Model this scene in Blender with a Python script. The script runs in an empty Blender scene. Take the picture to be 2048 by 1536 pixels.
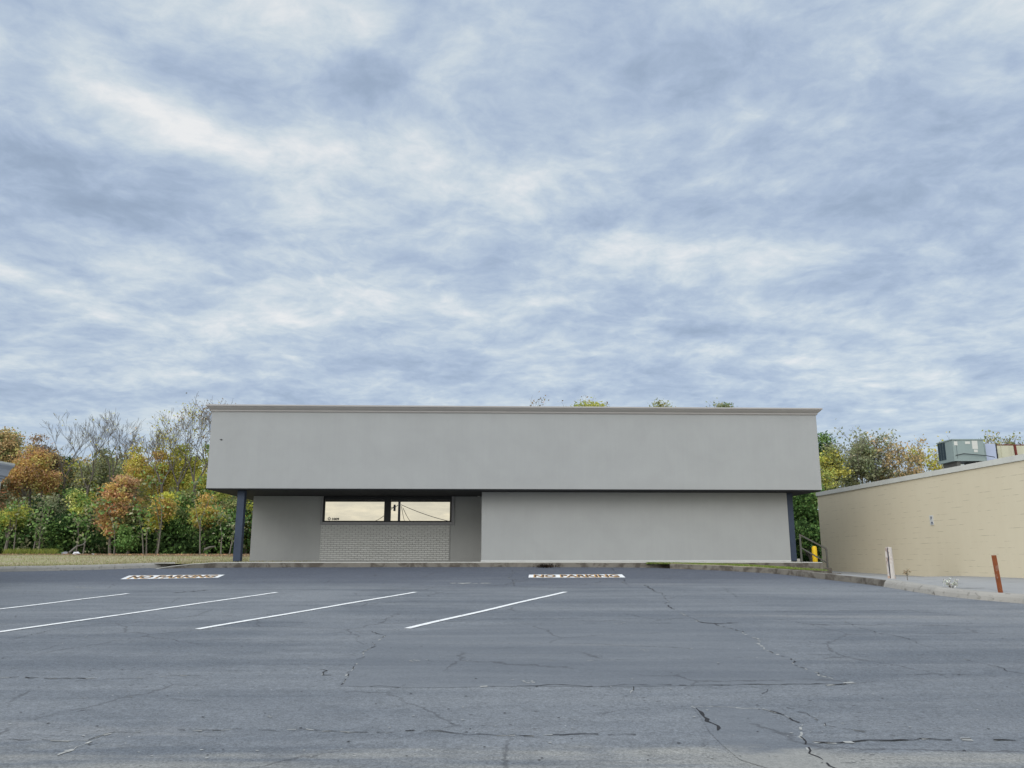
import bpy, bmesh, math, random
import numpy as np
from mathutils import Vector, Matrix

# ------------------------------------------------------------------ camera
F = 1600.0                      # focal length in pixels of the 2048 px wide photograph
TH = math.atan(342.0 / F)       # the camera looks up a little
EYE = Vector((0, 0, 1.6))
scene = bpy.context.scene
cd = bpy.data.cameras.new('camera')
cam = bpy.data.objects.new('camera', cd)
scene.collection.objects.link(cam)
cam.location = EYE
cam.rotation_euler = (math.pi / 2 + TH, 0, 0)
cd.sensor_width = 36
cd.lens = F / 2048 * 36
cd.clip_start = 0.1
cd.clip_end = 6000
scene.camera = cam
scene.render.engine = 'CYCLES'

# ------------------------------------------------------------------ light
SUN_EL, SUN_AZ = math.radians(26), math.radians(211)    # azimuth clockwise from +Y: behind and left
world = bpy.data.worlds.new('World')
scene.world = world
world.use_nodes = True
nt = world.node_tree
nt.nodes.clear()


class N:
    """small helper to write node graphs"""
    def __init__(self, tree):
        self.t = tree

    def __call__(self, typ, ins=None, **kw):
        n = self.t.nodes.new(typ)
        for k, v in kw.items():
            setattr(n, k, v)
        for k, v in (ins or {}).items():
            if isinstance(v, bpy.types.NodeSocket):
                self.t.links.new(v, n.inputs[k])
            else:
                n.inputs[k].default_value = v
        return n

    def m(self, op, a, b=0.0, c=0.0, clamp=False):
        n = self('ShaderNodeMath', {0: a, 1: b, 2: c}, operation=op)
        n.use_clamp = clamp
        return n.outputs[0]

    def rng(self, v, a, b, c=0.0, d=1.0, smooth=True):
        n = self('ShaderNodeMapRange', {0: v, 1: a, 2: b, 3: c, 4: d})
        n.interpolation_type = 'SMOOTHSTEP' if smooth else 'LINEAR'
        return n.outputs[0]

    def mix(self, f, a, b, mode='MIX'):
        n = self('ShaderNodeMix', None, data_type='RGBA', blend_type=mode)
        for i, v in ((0, f), (6, a), (7, b)):
            if isinstance(v, bpy.types.NodeSocket):
                self.t.links.new(v, n.inputs[i])
            else:
                n.inputs[i].default_value = v if i == 0 else (*v, 1)[:4]
        return n.outputs[2]

    def noise(self, vec, scale, detail=4, rough=0.55, dist=0.0):
        return self('ShaderNodeTexNoise', {'Vector': vec, 'Scale': scale, 'Detail': detail,
                                           'Roughness': rough, 'Distortion': dist}).outputs[0]

    def ramp(self, f, stops):
        n = self('ShaderNodeValToRGB', {0: f})
        el = n.color_ramp.elements
        while len(el) < len(stops):
            el.new(0.5)
        for e, (p, c) in zip(el, stops):
            e.position = p
            e.color = (*c, 1)[:4]
        return n.outputs[0]

    def mapv(self, vec, loc=(0, 0, 0), rot=(0, 0, 0), scale=(1, 1, 1)):
        return self('ShaderNodeMapping', {'Vector': vec, 'Location': loc, 'Rotation': rot, 'Scale': scale}).outputs[0]


n = N(nt)
tc = n('ShaderNodeTexCoord').outputs['Generated']
sp = n('ShaderNodeSeparateXYZ', {0: tc})
dx, dy, dz = sp.outputs
ZO = 0.15
zz = n.m('ADD', n.m('MAXIMUM', dz, 0.0), ZO)
u = n.m('DIVIDE', dx, zz)
v = n.m('DIVIDE', dy, zz)
uv = n('ShaderNodeCombineXYZ', {0: u, 1: v, 2: 0.37}).outputs[0]
uvm = n.mapv(uv, loc=(3.1, 1.7, 0), rot=(0, 0, math.radians(-7)), scale=(1.0, 1.05, 1))
wcol = n('ShaderNodeTexNoise', {'Vector': uvm, 'Scale': 2.2, 'Detail': 4.0, 'Roughness': .55}).outputs[1]
wv = n('ShaderNodeVectorMath', {0: wcol, 1: (.5, .5, .5)}, operation='SUBTRACT').outputs[0]
wv = n('ShaderNodeVectorMath', {0: wv, 3: .22}, operation='SCALE').outputs[0]
uvr = n('ShaderNodeVectorMath', {0: uvm, 1: wv}, operation='ADD').outputs[0]
big = n.noise(uvr, 1.9, 3, 0.5, 0.0)
med = n.noise(uvr, 5.4, 9, 0.60, 0.15)
fine = n.noise(uvr, 17.0, 7, 0.62, 0.1)
pf = n('ShaderNodeTexVoronoi', {'Vector': uvr, 'Scale': 5.0, 'Detail': 2.0, 'Roughness': .55}, feature='F1').outputs[0]
puff = n.rng(pf, .15, .75, .72, .28, False)
val = n.m('ADD', n.m('ADD', n.m('MULTIPLY', big, 0.29), n.m('MULTIPLY', puff, .18)), n.m('ADD', n.m('MULTIPLY', med, 0.40), n.m('MULTIPLY', fine, 0.20)))


def pxdir(px, py):
    x = (px - 1024) / F
    up = (768 - py) / F
    d = Vector((x, math.cos(TH) - up * math.sin(TH), math.sin(TH) + up * math.cos(TH)))
    return d.normalized()


def pxuv(px, py):
    d = pxdir(px, py)
    return d.x / (d.z + ZO), d.y / (d.z + ZO)


# large bright and dark cloud masses, placed on the cloud layer (position, half sizes, turn, strength)
BLOBS = [(330, 230, 210, 42, 24, 0.16), (200, 150, 170, 90, 20, 0.05), (650, 20, 260, 70, 5, 0.13), (740, 60, 70, 40, 0, 0.06), (905, 160, 60, 38, 0, 0.08), (640, 300, 90, 34, 10, 0.06),
         (1450, 225, 130, 24, -8, 0.08), (1730, 110, 70, 45, 0, 0.09), (1100, 90, 150, 60, 0, 0.05), (1420, 20, 120, 40, 0, .05),
         (830, 300, 70, 28, 12, 0.07), (960, 360, 200, 55, 8, 0.06), (1060, 370, 60, 30, 0, .06), (300, 545, 110, 42, 0, 0.10), (60, 560, 190, 26, 22, 0.09), (110, 410, 110, 30, 20, .05),
         (800, 590, 190, 26, 12, 0.08), (480, 655, 170, 24, -4, 0.08), (1300, 510, 230, 34, 0, 0.07), (1600, 500, 110, 30, 10, 0.05), (1650, 640, 220, 18, 4, 0.08), (1120, 605, 130, 18, 0, 0.07),
         (1800, 745, 220, 24, 8, 0.07), (1500, 690, 160, 14, 0, .05), (120, 740, 260, 24, 0, 0.04),
         (230, 385, 230, 55, 16, -0.13), (60, 320, 120, 40, 0, -.06), (740, 180, 110, 50, 0, -0.12), (850, 60, 40, 60, 0, -.06), (500, 130, 80, 60, 20, -0.07), (60, 80, 40, 90, 0, -0.05),
         (1030, 280, 80, 40, 0, -0.09), (1200, 160, 110, 50, 0, -0.05), (1500, 405, 270, 40, 0, -0.10), (1200, 440, 200, 30, 0, -.07), (740, 520, 200, 28, 4, -0.08), (1900, 400, 170, 60, 0, -0.06), (1800, 40, 160, 60, 0, -0.05),
         (350, 610, 120, 18, 0, -0.06), (1330, 590, 110, 20, 0, -0.06), (1420, 655, 180, 18, 0, -0.07), (700, 730, 260, 22, 0, -0.04), (1980, 520, 100, 40, 0, -.04)]
for (bx, by, rx, ry, ang, amp) in BLOBS:
    ca, sa = math.cos(math.radians(ang)), math.sin(math.radians(ang))
    b0 = Vector(pxuv(bx, by)); b1 = Vector(pxuv(bx + rx * ca, by + rx * sa)) - b0; b2 = Vector(pxuv(bx - ry * sa, by + ry * ca)) - b0
    det = b1.x * b2.y - b1.y * b2.x
    i00, i01, i10, i11 = b2.y / det, -b2.x / det, -b1.y / det, b1.x / det
    sx = n('ShaderNodeSeparateXYZ', {0: uv})
    du = n.m('ADD', n.m('SUBTRACT', u, b0.x), n.m('MULTIPLY', n('ShaderNodeSeparateXYZ', {0: wv}).outputs[0], .55))
    dv = n.m('ADD', n.m('SUBTRACT', v, b0.y), n.m('MULTIPLY', n('ShaderNodeSeparateXYZ', {0: wv}).outputs[1], .55))
    a = n.m('ADD', n.m('MULTIPLY', du, i00), n.m('MULTIPLY', dv, i01))
    b = n.m('ADD', n.m('MULTIPLY', du, i10), n.m('MULTIPLY', dv, i11))
    r2 = n.m('ADD', n.m('MULTIPLY', a, a), n.m('MULTIPLY', b, b))
    g = n.m('POWER', 2.718, n.m('MULTIPLY', r2, -0.8))
    val = n.m('ADD', val, n.m('MULTIPLY', g, amp * (1.0 if amp > 0 else .75)))
cloud = n.ramp(val, [(0.27, (.30, .38, .51)), (0.365, (.35, .44, .58)), (0.435, (.42, .515, .665)), (0.50, (.505, .60, .72)), (0.57, (.63, .71, .775)), (0.69, (.87, .88, .885))])
haze = n.rng(dz, 0.20, 0.05, 0.0, 0.35)
cloud = n.mix(haze, cloud, (.50, .63, .75))
# towards the low sun behind the camera the cloud sheet is brighter and warmer; extra gain there and at the zenith is added to light the scene
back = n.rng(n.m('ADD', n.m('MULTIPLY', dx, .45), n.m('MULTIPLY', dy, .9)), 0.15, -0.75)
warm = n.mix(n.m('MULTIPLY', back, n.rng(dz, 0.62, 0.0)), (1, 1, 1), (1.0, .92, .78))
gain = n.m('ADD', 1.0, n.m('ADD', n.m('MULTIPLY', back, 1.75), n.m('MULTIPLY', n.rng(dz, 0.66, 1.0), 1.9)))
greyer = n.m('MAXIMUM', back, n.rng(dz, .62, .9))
cloud = n.mix(n.m('MULTIPLY', greyer, .6), cloud, n('ShaderNodeRGBToBW', {0: cloud}).outputs[0])
cloud = n.mix(1.0, cloud, warm, 'MULTIPLY')
sky = n('ShaderNodeTexSky')
sky.sky_type = 'NISHITA'
sky.sun_disc = False
sky.sun_elevation = SUN_EL
sky.sun_rotation = SUN_AZ
bg1 = n('ShaderNodeBackground', {'Color': sky.outputs[0], 'Strength': 0.12})
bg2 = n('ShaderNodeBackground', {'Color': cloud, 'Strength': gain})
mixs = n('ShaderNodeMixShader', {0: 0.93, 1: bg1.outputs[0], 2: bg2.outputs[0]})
wo = n('ShaderNodeOutputWorld', {'Surface': mixs.outputs[0]})

sd = bpy.data.lights.new('sun', 'SUN')
sd.energy = 0.8
sd.angle = math.radians(28)
sd.color = (1.0, .95, .88)
sun = bpy.data.objects.new('sun', sd)
scene.collection.objects.link(sun)
sv = Vector((math.sin(SUN_AZ) * math.cos(SUN_EL), math.cos(SUN_AZ) * math.cos(SUN_EL), math.sin(SUN_EL)))
sun.rotation_euler = sv.to_track_quat('Z', 'Y').to_euler()
scene.view_settings.view_transform = 'Standard'
scene.view_settings.look = 'None'
scene.view_settings.exposure = 0.0
scene.view_settings.gamma = 1.0

# ------------------------------------------------------------------ helpers
rnd = random.Random(4)
col = scene.collection
SL = 0.039                      # the lot rises gently towards the building


def ray(px, py):
    return pxdir(px, py)


def at(px, py, Y):
    d = ray(px, py)
    return EYE + d * (Y / d.y)


def lot(px, py):
    d = ray(px, py)
    t = EYE.z / (SL * d.y - d.z)
    return EYE + d * t


def onz(px, py, z):
    d = ray(px, py)
    return EYE + d * ((z - EYE.z) / d.z)


def tag(o, label=None, cat=None, group=None, kind=None):
    if label: o['label'] = label
    if cat: o['category'] = cat
    if group: o['group'] = group
    if kind: o['kind'] = kind
    return o


def empty(name, loc, rz=0.0, label=None, cat=None, group=None):
    o = bpy.data.objects.new(name, None)
    col.objects.link(o)
    o.location = loc
    o.rotation_euler = (0, 0, rz)
    return tag(o, label, cat, group)


class MB:
    def __init__(self):
        self.v = []; self.f = []; self.mi = []

    def add(self, vs, fs, mi=0):
        b = len(self.v)
        self.v += [tuple(p) for p in vs]
        self.f += [tuple(i + b for i in f) for f in fs]
        self.mi += [mi] * len(fs)
        return self

    def box(self, x0, x1, y0, y1, z0, z1, mi=0):
        return self.add([(x0, y0, z0), (x1, y0, z0), (x1, y1, z0), (x0, y1, z0), (x0, y0, z1), (x1, y0, z1), (x1, y1, z1), (x0, y1, z1)],
                        [(0, 3, 2, 1), (4, 5, 6, 7), (0, 1, 5, 4), (1, 2, 6, 5), (2, 3, 7, 6), (3, 0, 4, 7)], mi)

    def tube(self, pts, rs, k=6, mi=0, cap=True):
        pts = [Vector(p) for p in pts]
        if not hasattr(rs, '__len__'): rs = [rs] * len(pts)
        vs = []
        for i, p in enumerate(pts):
            t = (pts[min(i + 1, len(pts) - 1)] - pts[max(i - 1, 0)])
            t = t.normalized() if t.length > 1e-9 else Vector((0, 0, 1))
            a = t.cross(Vector((0, 1, 0.1)) if abs(t.y) < .9 else Vector((1, 0, 0))).normalized()
            b = t.cross(a)
            for j in range(k):
                an = 2 * math.pi * j / k
                vs.append(p + (a * math.cos(an) + b * math.sin(an)) * rs[i])
        fs = []
        for i in range(len(pts) - 1):
            for j in range(k):
                fs.append((i * k + j, i * k + (j + 1) % k, (i + 1) * k + (j + 1) % k, (i + 1) * k + j))
        if cap:
            fs.append(tuple(range(k))[::-1])
            fs.append(tuple((len(pts) - 1) * k + j for j in range(k)))
        return self.add(vs, fs, mi)

    def bar(self, a, b, w, h, mi=0):
        """square bar between two points"""
        a, b = Vector(a), Vector(b)
        t = (b - a).normalized()
        s = t.cross(Vector((0, 0, 1)))
        s = s.normalized() if s.length > 1e-3 else Vector((1, 0, 0))
        q = s.cross(t).normalized()
        vs = []
        for p in (a, b):
            for (i, j) in ((-1, -1), (1, -1), (1, 1), (-1, 1)):
                vs.append(p + s * w / 2 * i + q * h / 2 * j)
        return self.add(vs, [(0, 1, 2, 3), (7, 6, 5, 4), (0, 4, 5, 1), (1, 5, 6, 2), (2, 6, 7, 3), (3, 7, 4, 0)], mi)

    def build(self, name, mats, parent=None, smooth=False, bevel=0.0):
        me = bpy.data.meshes.new(name)
        me.from_pydata(self.v, [], self.f)
        if not isinstance(mats, (list, tuple)): mats = [mats]
        for m in mats: me.materials.append(m)
        me.polygons.foreach_set('material_index', self.mi)
        bm = bmesh.new(); bm.from_mesh(me)
        bmesh.ops.recalc_face_normals(bm, faces=bm.faces)
        bm.to_mesh(me); bm.free()
        if smooth:
            me.polygons.foreach_set('use_smooth', [True] * len(me.polygons))
        me.update()
        o = bpy.data.objects.new(name, me)
        col.objects.link(o)
        if parent: o.parent = parent
        if bevel:
            md = o.modifiers.new('bevel', 'BEVEL'); md.width = bevel; md.segments = 2; md.limit_method = 'ANGLE'
        return o


def mat(name, base=None, rough=0.8, metal=0.0, spec=0.4):
    m = bpy.data.materials.new(name)
    m.use_nodes = True
    t = m.node_tree
    k = N(t)
    p = t.nodes['Principled BSDF']
    p.inputs['Roughness'].default_value = rough
    p.inputs['Metallic'].default_value = metal
    p.inputs['Specular IOR Level'].default_value = spec
    if base: p.inputs['Base Color'].default_value = (*base, 1)
    return m, k, p, k('ShaderNodeTexCoord').outputs['Object']


def link(k, a, b):
    k.t.links.new(a, b)


def bump(k, p, h, strength=0.3, dist=0.01):
    b = k('ShaderNodeBump', {'Height': h, 'Strength': strength, 'Distance': dist})
    link(k, b.outputs[0], p.inputs['Normal'])


def stained(name, c, var=0.08, scale=1.2, rough=0.85, grain=40, bstr=0.25, streak=0.0, spec=.3, spots=None, metal=0.0):
    """painted or plain surface with large soft blotches, fine grain and optional vertical streaks"""
    m, k, p, o = mat(name, None, rough, metal, spec)
    a = k.noise(o, scale, 5, .6, .3)
    f = k.noise(o, grain, 3, .6)
    w = k.m('ADD', k.m('MULTIPLY', k.m('SUBTRACT', a, .5), var * 4), k.m('MULTIPLY', k.m('SUBTRACT', f, .5), var * 1.2))
    if streak:
        s = k.noise(k.mapv(o, scale=(5, 5, .25)), 1.6, 4, .6)
        w = k.m('ADD', w, k.m('MULTIPLY', k.m('SUBTRACT', s, .5), streak * 4))
    fac = k.m('ADD', 1.0, w)
    cb = k('ShaderNodeCombineXYZ', {0: fac, 1: fac, 2: fac}).outputs[0]
    cc = k.mix(1.0, (*c, 1), cb, 'MULTIPLY')
    if spots:
        sc, th, c2 = spots
        q = k.noise(o, sc, 6, .65, .5)
        cc = k.mix(k.rng(q, th - .06, th + .12, 0, .8), cc, c2)
    link(k, cc, p.inputs['Base Color'])
    bump(k, p, f, bstr, .01)
    return m


M = {}
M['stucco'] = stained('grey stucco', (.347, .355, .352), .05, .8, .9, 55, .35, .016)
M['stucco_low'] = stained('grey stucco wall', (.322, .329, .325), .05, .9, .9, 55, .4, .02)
M['cornice'] = stained('grey cornice paint', (.37, .355, .34), .04, 1.5, .7, 30, .1)
M['trim'] = stained('grey trim paint', (.25, .25, .26), .04, 2, .6, 40, .1)
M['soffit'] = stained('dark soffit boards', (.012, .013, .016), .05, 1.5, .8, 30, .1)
M['post'] = stained('navy painted timber', (.040, .055, .088), .16, 2.2, .55, 40, .4, .05)
M['white'] = stained('white plate', (.62, .62, .60), .05, 3, .6)
M['concrete'] = stained('weathered kerb concrete', (.33, .315, .285), .10, 2.2, .95, 30, .6, 0, .2, (7, .60, (.12, .11, .095)))
M['old_concrete'] = stained('dirty old kerb concrete', (.19, .175, .15), .16, 1.6, .95, 28, .7, .04, .2, (2.6, .49, (.075, .063, .052)))
M['slab'] = stained('pale slab concrete', (.40, .39, .35), .08, 1.5, .95, 30, .4, 0, .2, (8, .62, (.2, .19, .17)))
M['alley'] = stained('old pale asphalt', (.30, .30, .295), .08, .5, .9, 30, .5, 0, .25, (.9, .60, (.17, .17, .165)))
M['roof'] = stained('roofing felt', (.2, .2, .2), .05)
M['black'] = mat('black frame', (.012, .013, .015), .5)[0]
M['dark'] = mat('dark lettering', (.02, .022, .025), .6)[0]
M['yellow'] = stained('yellow bollard paint', (.80, .52, .02), .03, 5, .45)
M['rail'] = stained('weathered dark metal', (.085, .085, .075), .1, 6, .55, 60, .2, 0, .4, (9, .58, (.12, .07, .05)))
M['rust'] = stained('rust', (.24, .075, .03), .2, 9, .9, 60, .5, 0, .2, (14, .60, (.42, .33, .28)))
M['rust2'] = stained('rust stained paint', (.52, .36, .27), .1, 6, .9, 50, .4, .05, .2, (9, .55, (.62, .58, .54)))
M['peel'] = stained('peeling white paint', (.62, .58, .54), .08, 5, .85, 60, .5, .05, .2, (5, .56, (.28, .17, .12)))
M['hvac'] = stained('green grey sheet metal', (.255, .315, .30), .05, 1.5, .5, 60, .05, .03, .4)
M['hvac_dark'] = mat('dark coil', (.018, .035, .045), .6)[0]
M['duct'] = stained('pale grey sheet metal', (.42, .47, .60), .04, 1.5, .5)
M['cream_metal'] = stained('cream sheet metal', (.55, .54, .40), .05, 1.5, .6, 40, .05, .04)
M['red'] = stained('dark red metal', (.16, .03, .022), .1, 5, .6)
M['coping'] = stained('off white coping', (.60, .60, .55), .06, 1.5, .7, 40, .1, .03)
M['paint'] = stained('white road paint', (.80, .80, .78), .04, 3, .8, 30, .2, 0, .3, (11, .57, (.36, .37, .38)))
M['orange'] = mat('orange paint', (.62, .34, .10), .8)[0]
M['branch'] = stained('bare bark', (.13, .115, .095), .15, 3, .95, 20, .3)
M['bark'] = stained('grey bark', (.17, .155, .13), .18, 3, .95, 20, .4)
M['wood_pole'] = stained('dark timber pole', (.06, .06, .075), .1, 3, .9)
M['trash'] = stained('pale plastic', (.62, .62, .64), .08, 4, .5)


def leafmat():
    m = bpy.data.materials.new('leaves'); m.use_nodes = True
    t = m.node_tree; t.nodes.clear(); k = N(t)
    c = k('ShaderNodeAttribute', attribute_name='Col').outputs[0]
    d = k('ShaderNodeBsdfDiffuse', {'Color': c})
    tr = k('ShaderNodeBsdfTranslucent', {'Color': c})
    mx = k('ShaderNodeMixShader', {0: .35, 1: d.outputs[0], 2: tr.outputs[0]})
    k('ShaderNodeOutputMaterial', {'Surface': mx.outputs[0]})
    return m


M['leaf'] = leafmat()


def stucco_wall_brick():
    m, k, p, o = mat('painted brick', None, .8, 0, .3)
    x = k('ShaderNodeSeparateXYZ', {0: o})
    v2 = k('ShaderNodeCombineXYZ', {0: x.outputs[0], 1: x.outputs[2], 2: 0.0}).outputs[0]
    wob = k.noise(v2, 3.0, 3)
    v3 = k('ShaderNodeCombineXYZ', {0: k.m('ADD', x.outputs[0], k.m('MULTIPLY', wob, .05)), 1: k.m('ADD', x.outputs[2], k.m('MULTIPLY', wob, .02)), 2: 0.0}).outputs[0]
    br = k('ShaderNodeTexBrick', {'Vector': v3, 'Color1': (.45, .455, .44, 1), 'Color2': (.50, .505, .49, 1), 'Mortar': (.10, .10, .10, 1),
                                  'Scale': 1.0, 'Mortar Size': .006, 'Mortar Smooth': .3, 'Brick Width': .255, 'Row Height': .0815})
    br.offset = .5
    fade = k.noise(v2, 5, 4)
    c = k.mix(k.rng(fade, .55, .8, 0, .5), br.outputs[0], (.46, .46, .45))
    link(k, c, p.inputs['Base Color'])
    h = k.m('SUBTRACT', 1.0, br.outputs[1])
    bump(k, p, h, .7, .012)
    return m


M['brick'] = stucco_wall_brick()


def block_wall():
    m, k, p, o = mat('cream painted block', None, .8, 0, .3)
    x = k('ShaderNodeSeparateXYZ', {0: o})
    v2 = k('ShaderNodeCombineXYZ', {0: x.outputs[0], 1: x.outputs[2], 2: 0.0}).outputs[0]
    br = k('ShaderNodeTexBrick', {'Vector': v2, 'Color1': (1, 1, 1, 1), 'Color2': (.95, .955, .95, 1), 'Mortar': (.42, .38, .32, 1),
                                  'Scale': 1.0, 'Mortar Size': .007, 'Mortar Smooth': .2, 'Brick Width': .81, 'Row Height': .203})
    row = k.m('FRACT', k.m('DIVIDE', x.outputs[2], .203))
    bed = k.m('MAXIMUM', k.rng(row, .045, .015), k.rng(row, .965, .99))
    br2 = k.mix(.22, k.mix(bed, (1, 1, 1), (.42, .38, .30)), br.outputs[0])
    fade = k.noise(k.mapv(v2, scale=(1.1, 5.0, 1)), 1.5, 6, .65)
    lines = k.mix(k.rng(fade, .64, .49, .22, 1.0), br2, (1, 1, 1))
    a = k.noise(v2, .35, 4, .6, .4)
    b = k.noise(k.mapv(v2, scale=(3, .3, 1)), 1.0, 4)
    base = k.mix(k.m('ADD', k.m('MULTIPLY', a, .6), k.m('MULTIPLY', b, .4)), (.62, .54, .39), (.73, .66, .50))
    low = k.rng(k.noise(v2, 6, 5, .7), .68, .72, 0, .5)
    base = k.mix(low, base, (.48, .43, .32))
    link(k, k.mix(1.0, base, lines, 'MULTIPLY'), p.inputs['Base Color'])
    bump(k, p, k.m('ADD', k.m('MULTIPLY', k.m('SUBTRACT', 1.0, br.outputs[1]), .25), k.m('MULTIPLY', k.noise(o, 30, 3), .5)), .25, .008)
    return m


M['block'] = block_wall()


def asphalt(name, c1, c2, warm=(.20, .195, .19), tex=1.0, dark=(.070, .080, .104)):
    m, k, p, o = mat(name, None, .62, 0, .35)
    a = k.noise(o, .16, 5, .6, .6)
    s = k.noise(k.mapv(o, rot=(0, 0, .03), scale=(.12, 1.0, 1)), 1.5, 6, .62, .4)
    g = k.noise(o, 26, 5, .75)
    g2 = k.noise(o, 5.5, 5, .7, .3)
    w = k.m('ADD', k.m('MULTIPLY', a, .45), k.m('MULTIPLY', s, .55))
    c = k.mix(k.rng(w, .36, .64), c1, c2)
    # dusty, warmer worn stripes
    dusty = k.noise(k.mapv(o, loc=(3, 9, 0), scale=(.10, .9, 1)), 1.0, 6, .65, .5)
    c = k.mix(k.rng(dusty, .56, .74, 0, .55), c, warm)
    g3 = k.noise(o, 60, 3, .8)
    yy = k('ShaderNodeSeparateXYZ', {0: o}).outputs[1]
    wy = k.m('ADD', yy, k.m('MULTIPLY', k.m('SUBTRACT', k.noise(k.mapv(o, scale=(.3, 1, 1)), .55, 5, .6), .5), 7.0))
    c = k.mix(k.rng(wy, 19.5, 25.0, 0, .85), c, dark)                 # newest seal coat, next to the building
    wy2 = k.m('ADD', yy, k.m('MULTIPLY', k.m('SUBTRACT', k.noise(k.mapv(o, scale=(.45, 1, 1)), 1.4, 5, .6), .5), 1.3))
    wv_ = k.rng(k.noise(k.mapv(o, scale=(.25, 2.2, 1)), 1.3, 5, .6), .35, .62)
    c = k.mix(k.m('MULTIPLY', k.rng(wy2, 6.25, 6.0), k.m('MULTIPLY', wv_, .75)), c, (.29, .28, .25))   # dusty worn lane
    f = k.m('ADD', k.m('MULTIPLY', k.m('SUBTRACT', g, .5), 1.5 * tex), k.m('ADD', k.m('MULTIPLY', k.m('SUBTRACT', g2, .5), .75 * tex), k.m('MULTIPLY', k.m('SUBTRACT', g3, .5), 2.0 * tex)))
    f = k.m('ADD', 1.0, f)
    c = k.mix(1.0, c, k('ShaderNodeCombineXYZ', {0: f, 1: f, 2: f}).outputs[0], 'MULTIPLY')
    # pits and pale chips of aggregate
    wp = k.mix(.10, o, k('ShaderNodeTexNoise', {'Vector': o, 'Scale': 9.0, 'Detail': 3.0}).outputs[1])
    vo = k('ShaderNodeTexVoronoi', {'Vector': k.mapv(wp, scale=(.6, 1, 1)), 'Scale': 12.0}).outputs[0]
    pit = k.m('MULTIPLY', k.rng(vo, .17, .09), k.rng(k.noise(o, .7, 3), .45, .60))
    c = k.mix(k.m('MULTIPLY', pit, .7 * tex), c, (.02, .02, .022))
    vp = k('ShaderNodeTexVoronoi', {'Vector': k.mapv(o, loc=(.3, .7, 0)), 'Scale': 3.1}).outputs[0]
    c = k.mix(k.rng(vp, .030, .018), c, (.5, .5, .49))
    # hairline cracks, broken up
    ve = k('ShaderNodeTexVoronoi', {'Vector': k.mix(.30, o, k('ShaderNodeTexNoise', {'Vector': o, 'Scale': 2.2, 'Detail': 8.0, 'Roughness': .65}).outputs[1]), 'Scale': .62}, feature='DISTANCE_TO_EDGE').outputs[0]
    hc = k.m('MULTIPLY', k.rng(ve, .011, .003), k.rng(k.noise(o, .5, 4), .47, .56))
    c = k.mix(k.m('MULTIPLY', hc, .5), c, (.03, .03, .033))
    link(k, c, p.inputs['Base Color'])
    link(k, k.rng(g2, .2, .8, .50, .80), p.inputs['Roughness'])
    bump(k, p, k.m('ADD', g, k.m('MULTIPLY', k.noise(o, 70, 3, .7), .6)), .7 * tex, .012)
    return m


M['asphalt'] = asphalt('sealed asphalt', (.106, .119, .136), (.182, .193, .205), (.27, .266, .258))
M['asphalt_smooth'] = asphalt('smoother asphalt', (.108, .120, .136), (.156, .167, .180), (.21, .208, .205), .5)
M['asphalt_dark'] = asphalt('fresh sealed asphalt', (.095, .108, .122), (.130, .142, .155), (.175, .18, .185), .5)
M['asphalt_dust'] = asphalt('dusty asphalt', (.205, .206, .200), (.275, .27, .255), (.36, .34, .305), .9)
M['crack'] = mat('crack', (.018, .018, .02), .95)[0]
M['crack_pale'] = stained('pale worn asphalt edge', (.36, .36, .34), .25, 8, .9, 50, .5)


def grassmat():
    m, k, p, o = mat('dry autumn grass', None, .95, 0, .1)
    a = k.noise(k.mapv(o, scale=(.35, 1.6, 1)), .5, 6, .65, .5)
    g = k.noise(o, 14, 5, .7)
    c = k.ramp(a, [(.32, (.26, .205, .13)), (.45, (.38, .33, .22)), (.56, (.29, .30, .13)), (.70, (.44, .38, .26))])
    f = k.rng(g, .2, .8, .55, 1.4, False)
    c = k.mix(1.0, c, k('ShaderNodeCombineXYZ', {0: f, 1: f, 2: f}).outputs[0], 'MULTIPLY')
    y = k('ShaderNodeSeparateXYZ', {0: o}).outputs[1]
    edge = k.m('MULTIPLY', k.rng(y, 44, 50), k.rng(k.noise(o, .8, 5), .30, .55, .35, 1))
    c = k.mix(edge, c, (.15, .085, .055))
    link(k, c, p.inputs['Base Color'])
    bump(k, p, g, .8, .05)
    return m


M['grass'] = grassmat()
M['soil'] = stained('soil', (.11, .10, .07), .2, .3, .95, 10, .5)

# ------------------------------------------------------------------ ground and lot
gb = MB()
gx = [-1500, -600, -200, -100, -60, -40, -30, -20, -12, -6, 0, 6, 12, 20, 30, 60, 120, 300, 800, 1500]
gy = [-900, -300, -120, -60, -30, -10, 0, 8, 16, 24, 28, 32, 40, 50, 60, 75, 100, 200, 500, 1000, 2500]


def gz(x, y):
    yy = max(min(y, 120), -40)
    z = SL * min(yy, 28) - .35 + max(0, yy - 28) * .016
    if x > 5 and yy > 10: z = min(z, .45)
    return z


for y in gy:
    for x in gx: gb.v.append((x, y, gz(x, y)))
for j in range(len(gy) - 1):
    for i in range(len(gx) - 1):
        a = j * len(gx) + i
        gb.f.append((a, a + 1, a + 1 + len(gx), a + len(gx))); gb.mi.append(0)
tag(gb.build('ground', M['soil'], smooth=True), kind='structure')

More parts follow.
